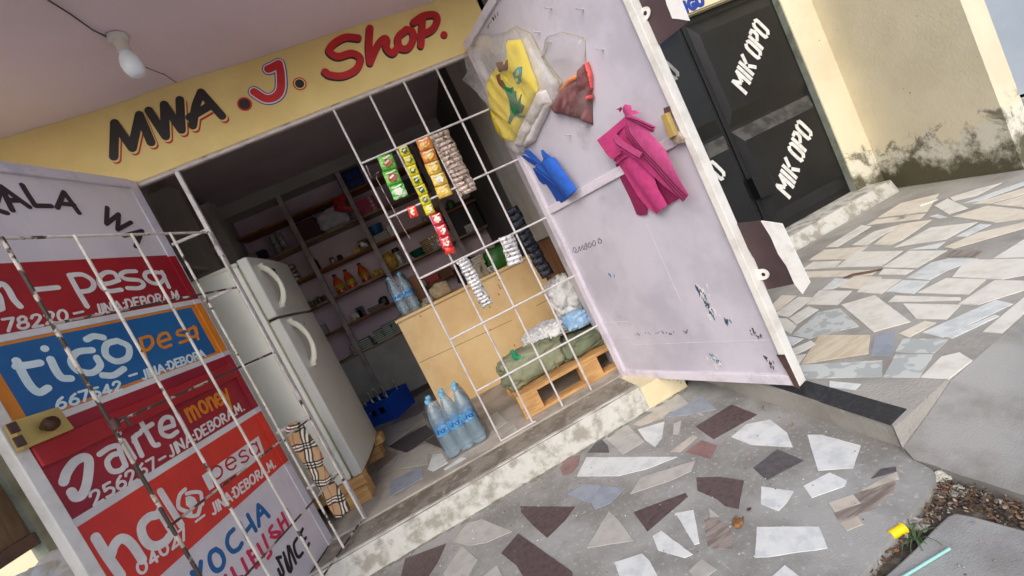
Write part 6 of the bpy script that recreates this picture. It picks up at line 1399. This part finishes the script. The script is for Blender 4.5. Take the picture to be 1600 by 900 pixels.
# things standing left behind the open advert door
lw = thing('plank_screen', 'weathered brown board in a mossy frame behind the advert door', 'screen', (-1.72, 1.8, 0))
XS = -1.72; yb_ = onX(48, 833, XS); yp_ = onX(66, 838, XS)
b = MB(); b.box((XS - .03, .7, yb_.z), (XS, yb_.y, 2.2)); b.build('board', 'boardbrown', lw)
b = MB(); b.box((XS - .03, yb_.y + .001, .0), (XS + .02, yp_.y + .02, 2.2)); b.build('post', 'mossgrey', lw, bevel=.004)
b = MB(); b.box((XS - .03, .7, yb_.z - .05), (XS + .015, yb_.y - .001, yb_.z - .001)); b.build('rail', 'rust', lw, bevel=.004)
sp_ = onX(70, 900, -1.58)
sack('white_sack', 'grey white bulging sack slumped behind the bottom of the advert door', (-1.62, sp_.y - .03, sp_.z - .20), (.3, .75, .50), 'whitesack', 21, .10, 2.5)
# ------------------------------------------------------------------ small litter
r_ = random.Random(11); b = MB()
def flake(b, c, s, mi, tilt=.6):
    a = r_.random() * 6.283; u = Vector((math.cos(a), math.sin(a), r_.uniform(-tilt, tilt))).normalized(); v = u.cross(Vector((r_.uniform(-tilt, tilt), r_.uniform(-tilt, tilt), 1))).normalized()
    k = r_.uniform(.3, .6); q = [c - u * s, c - u * s * .3 + v * s * k, c + u * s * .5 + v * s * k * .8, c + u * s, c + u * s * .4 - v * s * k, c - u * s * .4 - v * s * k * .9]
    b.prism(q, Vector((0, 0, .0012)), mi)
for k in range(1100):
    if r_.random() < .55: p = onZ(r_.uniform(1440, 1640), 0, -.03) if False else onZ(1440 + (t_ := r_.random()) * 190, 752 + t_ * 62 + r_.gauss(0, 13), -.03)
    elif r_.random() < .5: p = onZ(r_.gauss(1470, 16), r_.gauss(775, 18), -.03)
    else: p = onZ(1470 - (t_ := r_.random()) * 110, 790 + t_ * 105 + r_.gauss(0, 6), -.03)
    flake(b, Vector((p.x, p.y, -.04 + r_.random() * .025)), r_.uniform(.0022, .0085), r_.choice([0, 0, 0, 1, 1, 1, 4, 4, 2, 3]))
tag(b.build('leaf_litter', ['litter', 'dirt', 'leafdry', 'greypaper', 'twig'], origin=(1.05, 1.0, -.04)), 'brown leaf litter lying in the gutter', 'litter', kind='stuff')
def crumple(name, label, px, Z, s, mt, seed, flat=.5):
    p = onZ(px[0], px[1], Z); b = MB(); b.blob((p.x, p.y, Z + s * flat * .42), s, s * .7, s * flat, .28, seed, 3.2, (26, 16), fr=26, rz=seed); tag(b.build(name, mt), label, 'litter')
crumple('crumpled_paper', 'crumpled white paper at the rounded pavement corner', (1470, 752), -.035, .055, 'paperw', 3, .5)
crumple('crumpled_paper', 'grey shredded paper wad in the gutter beside the yellow cap', (1432, 822), -.035, .062, 'greypaper', 5, .35)
crumple('plastic_scrap', 'white plastic scrap with a green leaf at the gutter bend', (1497, 770), -.035, .048, 'paper', 7, .22)
p = onZ(1404, 833, -.012); ax = (onZ(1414, 826, -.012) - onZ(1390, 840, -.012)).normalized()
b = MB(); p.z += .006; b.tube([p - ax * .024, p - ax * .021, p + ax * .016, p + ax * .017, p + ax * .022], [.0115, .0125, .0125, .0145, .0145], 18); tag(b.build('plastic_stopper', 'capyellow', smooth=True), 'bright yellow plastic cap lying in the gutter', 'cap')
g = thing('weed', 'small green weed with thin blades growing in the gutter', 'plant', onZ(1432, 846, -.035))
p = onZ(1432, 846, -.035)
for k in range(26):
    a = r_.random() * 6.283; l_ = r_.uniform(.03, .075); b = MB(); d = Vector((math.cos(a), math.sin(a), 0))
    b.tube([p, p + d * l_ * .4 + Vector((0, 0, l_ * .45)), p + d * l_ * .8 + Vector((0, 0, l_ * .45)), p + d * l_ * 1.1 + Vector((0, 0, l_ * .2))], [.0013, .0016, .0012, .0004], 5, flat=.4); b.build('blade', 'grass', g, True)
a_, c_ = onZ(1410, 902, -.006), onZ(1484, 857, -.006); b = MB(); b.tube([a_ + (a_ - c_) * .3, a_, c_], .0038, 10); tag(b.build('drinking_straw', 'straw', smooth=True), 'pale turquoise drinking straw lying on the cement slab', 'straw')
p = onZ(1155, 817, .002); b = MB(); LFp = Plane((p.x, p.y, .003), (1, 0, 0), (0, 0, 1))
b.cloth(LFp, LFp.px([(1144, 820), (1146, 812), (1152, 806), (1158, 812), (1162, 807), (1162, 818), (1156, 826), (1148, 825)]), puff=.006, amp=.004, fr=80, res=.006, edge=.01); tag(b.build('dry_leaf', 'leafdry', None, 'all'), 'curled orange brown dry leaf on the crazy paving', 'leaf')
for i, (x, y) in enumerate([(1171, 797), (1237, 663), (1194, 638)]):
    p = onZ(x, y, .003); b = MB(); flake(b, p + Vector((0, 0, .004)), .012, 0, .3); tag(b.build('dry_leaf', ['rust', 'litter', 'litter'][i]), ['tiny dark dry leaf near the orange leaf', 'small brown leaf at the foot of the platform step', 'pale brown leaf near the step, below the door corner'][i], 'leaf')
a_, c_ = onZ(1318, 434, ZP + .008), onZ(1380, 420, ZP + .008); b = MB(); b.tube([a_, a_.lerp(c_, .3) + Vector((0, .012, .006)), a_.lerp(c_, .7), c_], [.006, .011, .013, .004], 8, flat=.5); tag(b.build('twig', 'twig', smooth=True), 'flat brown seed pod lying on the tiled platform', 'twig')
p = onZ(1409, 341, ZP + .004); b = MB(); flake(b, p + Vector((0, 0, .012)), .045, 0, .35); flake(b, p + Vector((.03, .01, .012)), .03, 0, .5); tag(b.build('dry_leaf', 'twig'), 'dark curled leaf on the tiled platform near the cream wall', 'leaf')
p = onZ(1424, 322, ZP + .004); b = MB(); a_, c_ = onZ(1437, 322, ZP + .006), onZ(1465, 312, ZP + .006); b.tube([a_, c_], .006, 6); tag(b.build('twig', 'paper'), 'short pale stick at the foot of the stained wall', 'twig')
b = MB()
for k in range(260):
    x, y = r_.uniform(1.12, 2.2), r_.uniform(.85, 1.5); s_ = r_.uniform(.0012, .004); q_ = None
    for i in range(nn - 1): pass
    t_ = min(1, max(0, (x - 1.1) / .8)); z_ = .012 + .0
    b.blob((r_.uniform(.2, 1.0), r_.uniform(.55, .92), -.012 + s_ * .5), s_ * 2, s_ * 1.5, s_ * 1.3, .3, k % 13, 2, (6, 4), fr=100, mi=k % 3)
tag(b.build('grit', ['litter', 'road', 'greypaper'], origin=(.6, .8, -.012)), 'grit scattered over the cement slab beside the straw', 'grit', kind='stuff')
# crisp bits of grit over the pavement
b = MB()
for k in range(420):
    x, y = r_.uniform(-.9, 1.18), r_.uniform(1.06, 2.43); s_ = r_.uniform(.0012, .0042); b.blob((x, y, s_ * .5 + .0005), s_ * 2, s_ * 1.5, s_ * 1.3, .3, k % 13, 2, (6, 4), fr=100, mi=k % 3)
tag(b.build('grit', ['litter', 'concrete', 'paper'], origin=(.2, 1.7, 0)), 'scattered grit and crumbs on the pavement', 'grit', kind='stuff')
S.cycles.use_adaptive_sampling = True
print('OBJECTS', len(S.objects), 'verts', sum(len(o.data.vertices) for o in S.objects if o.type == 'MESH'))
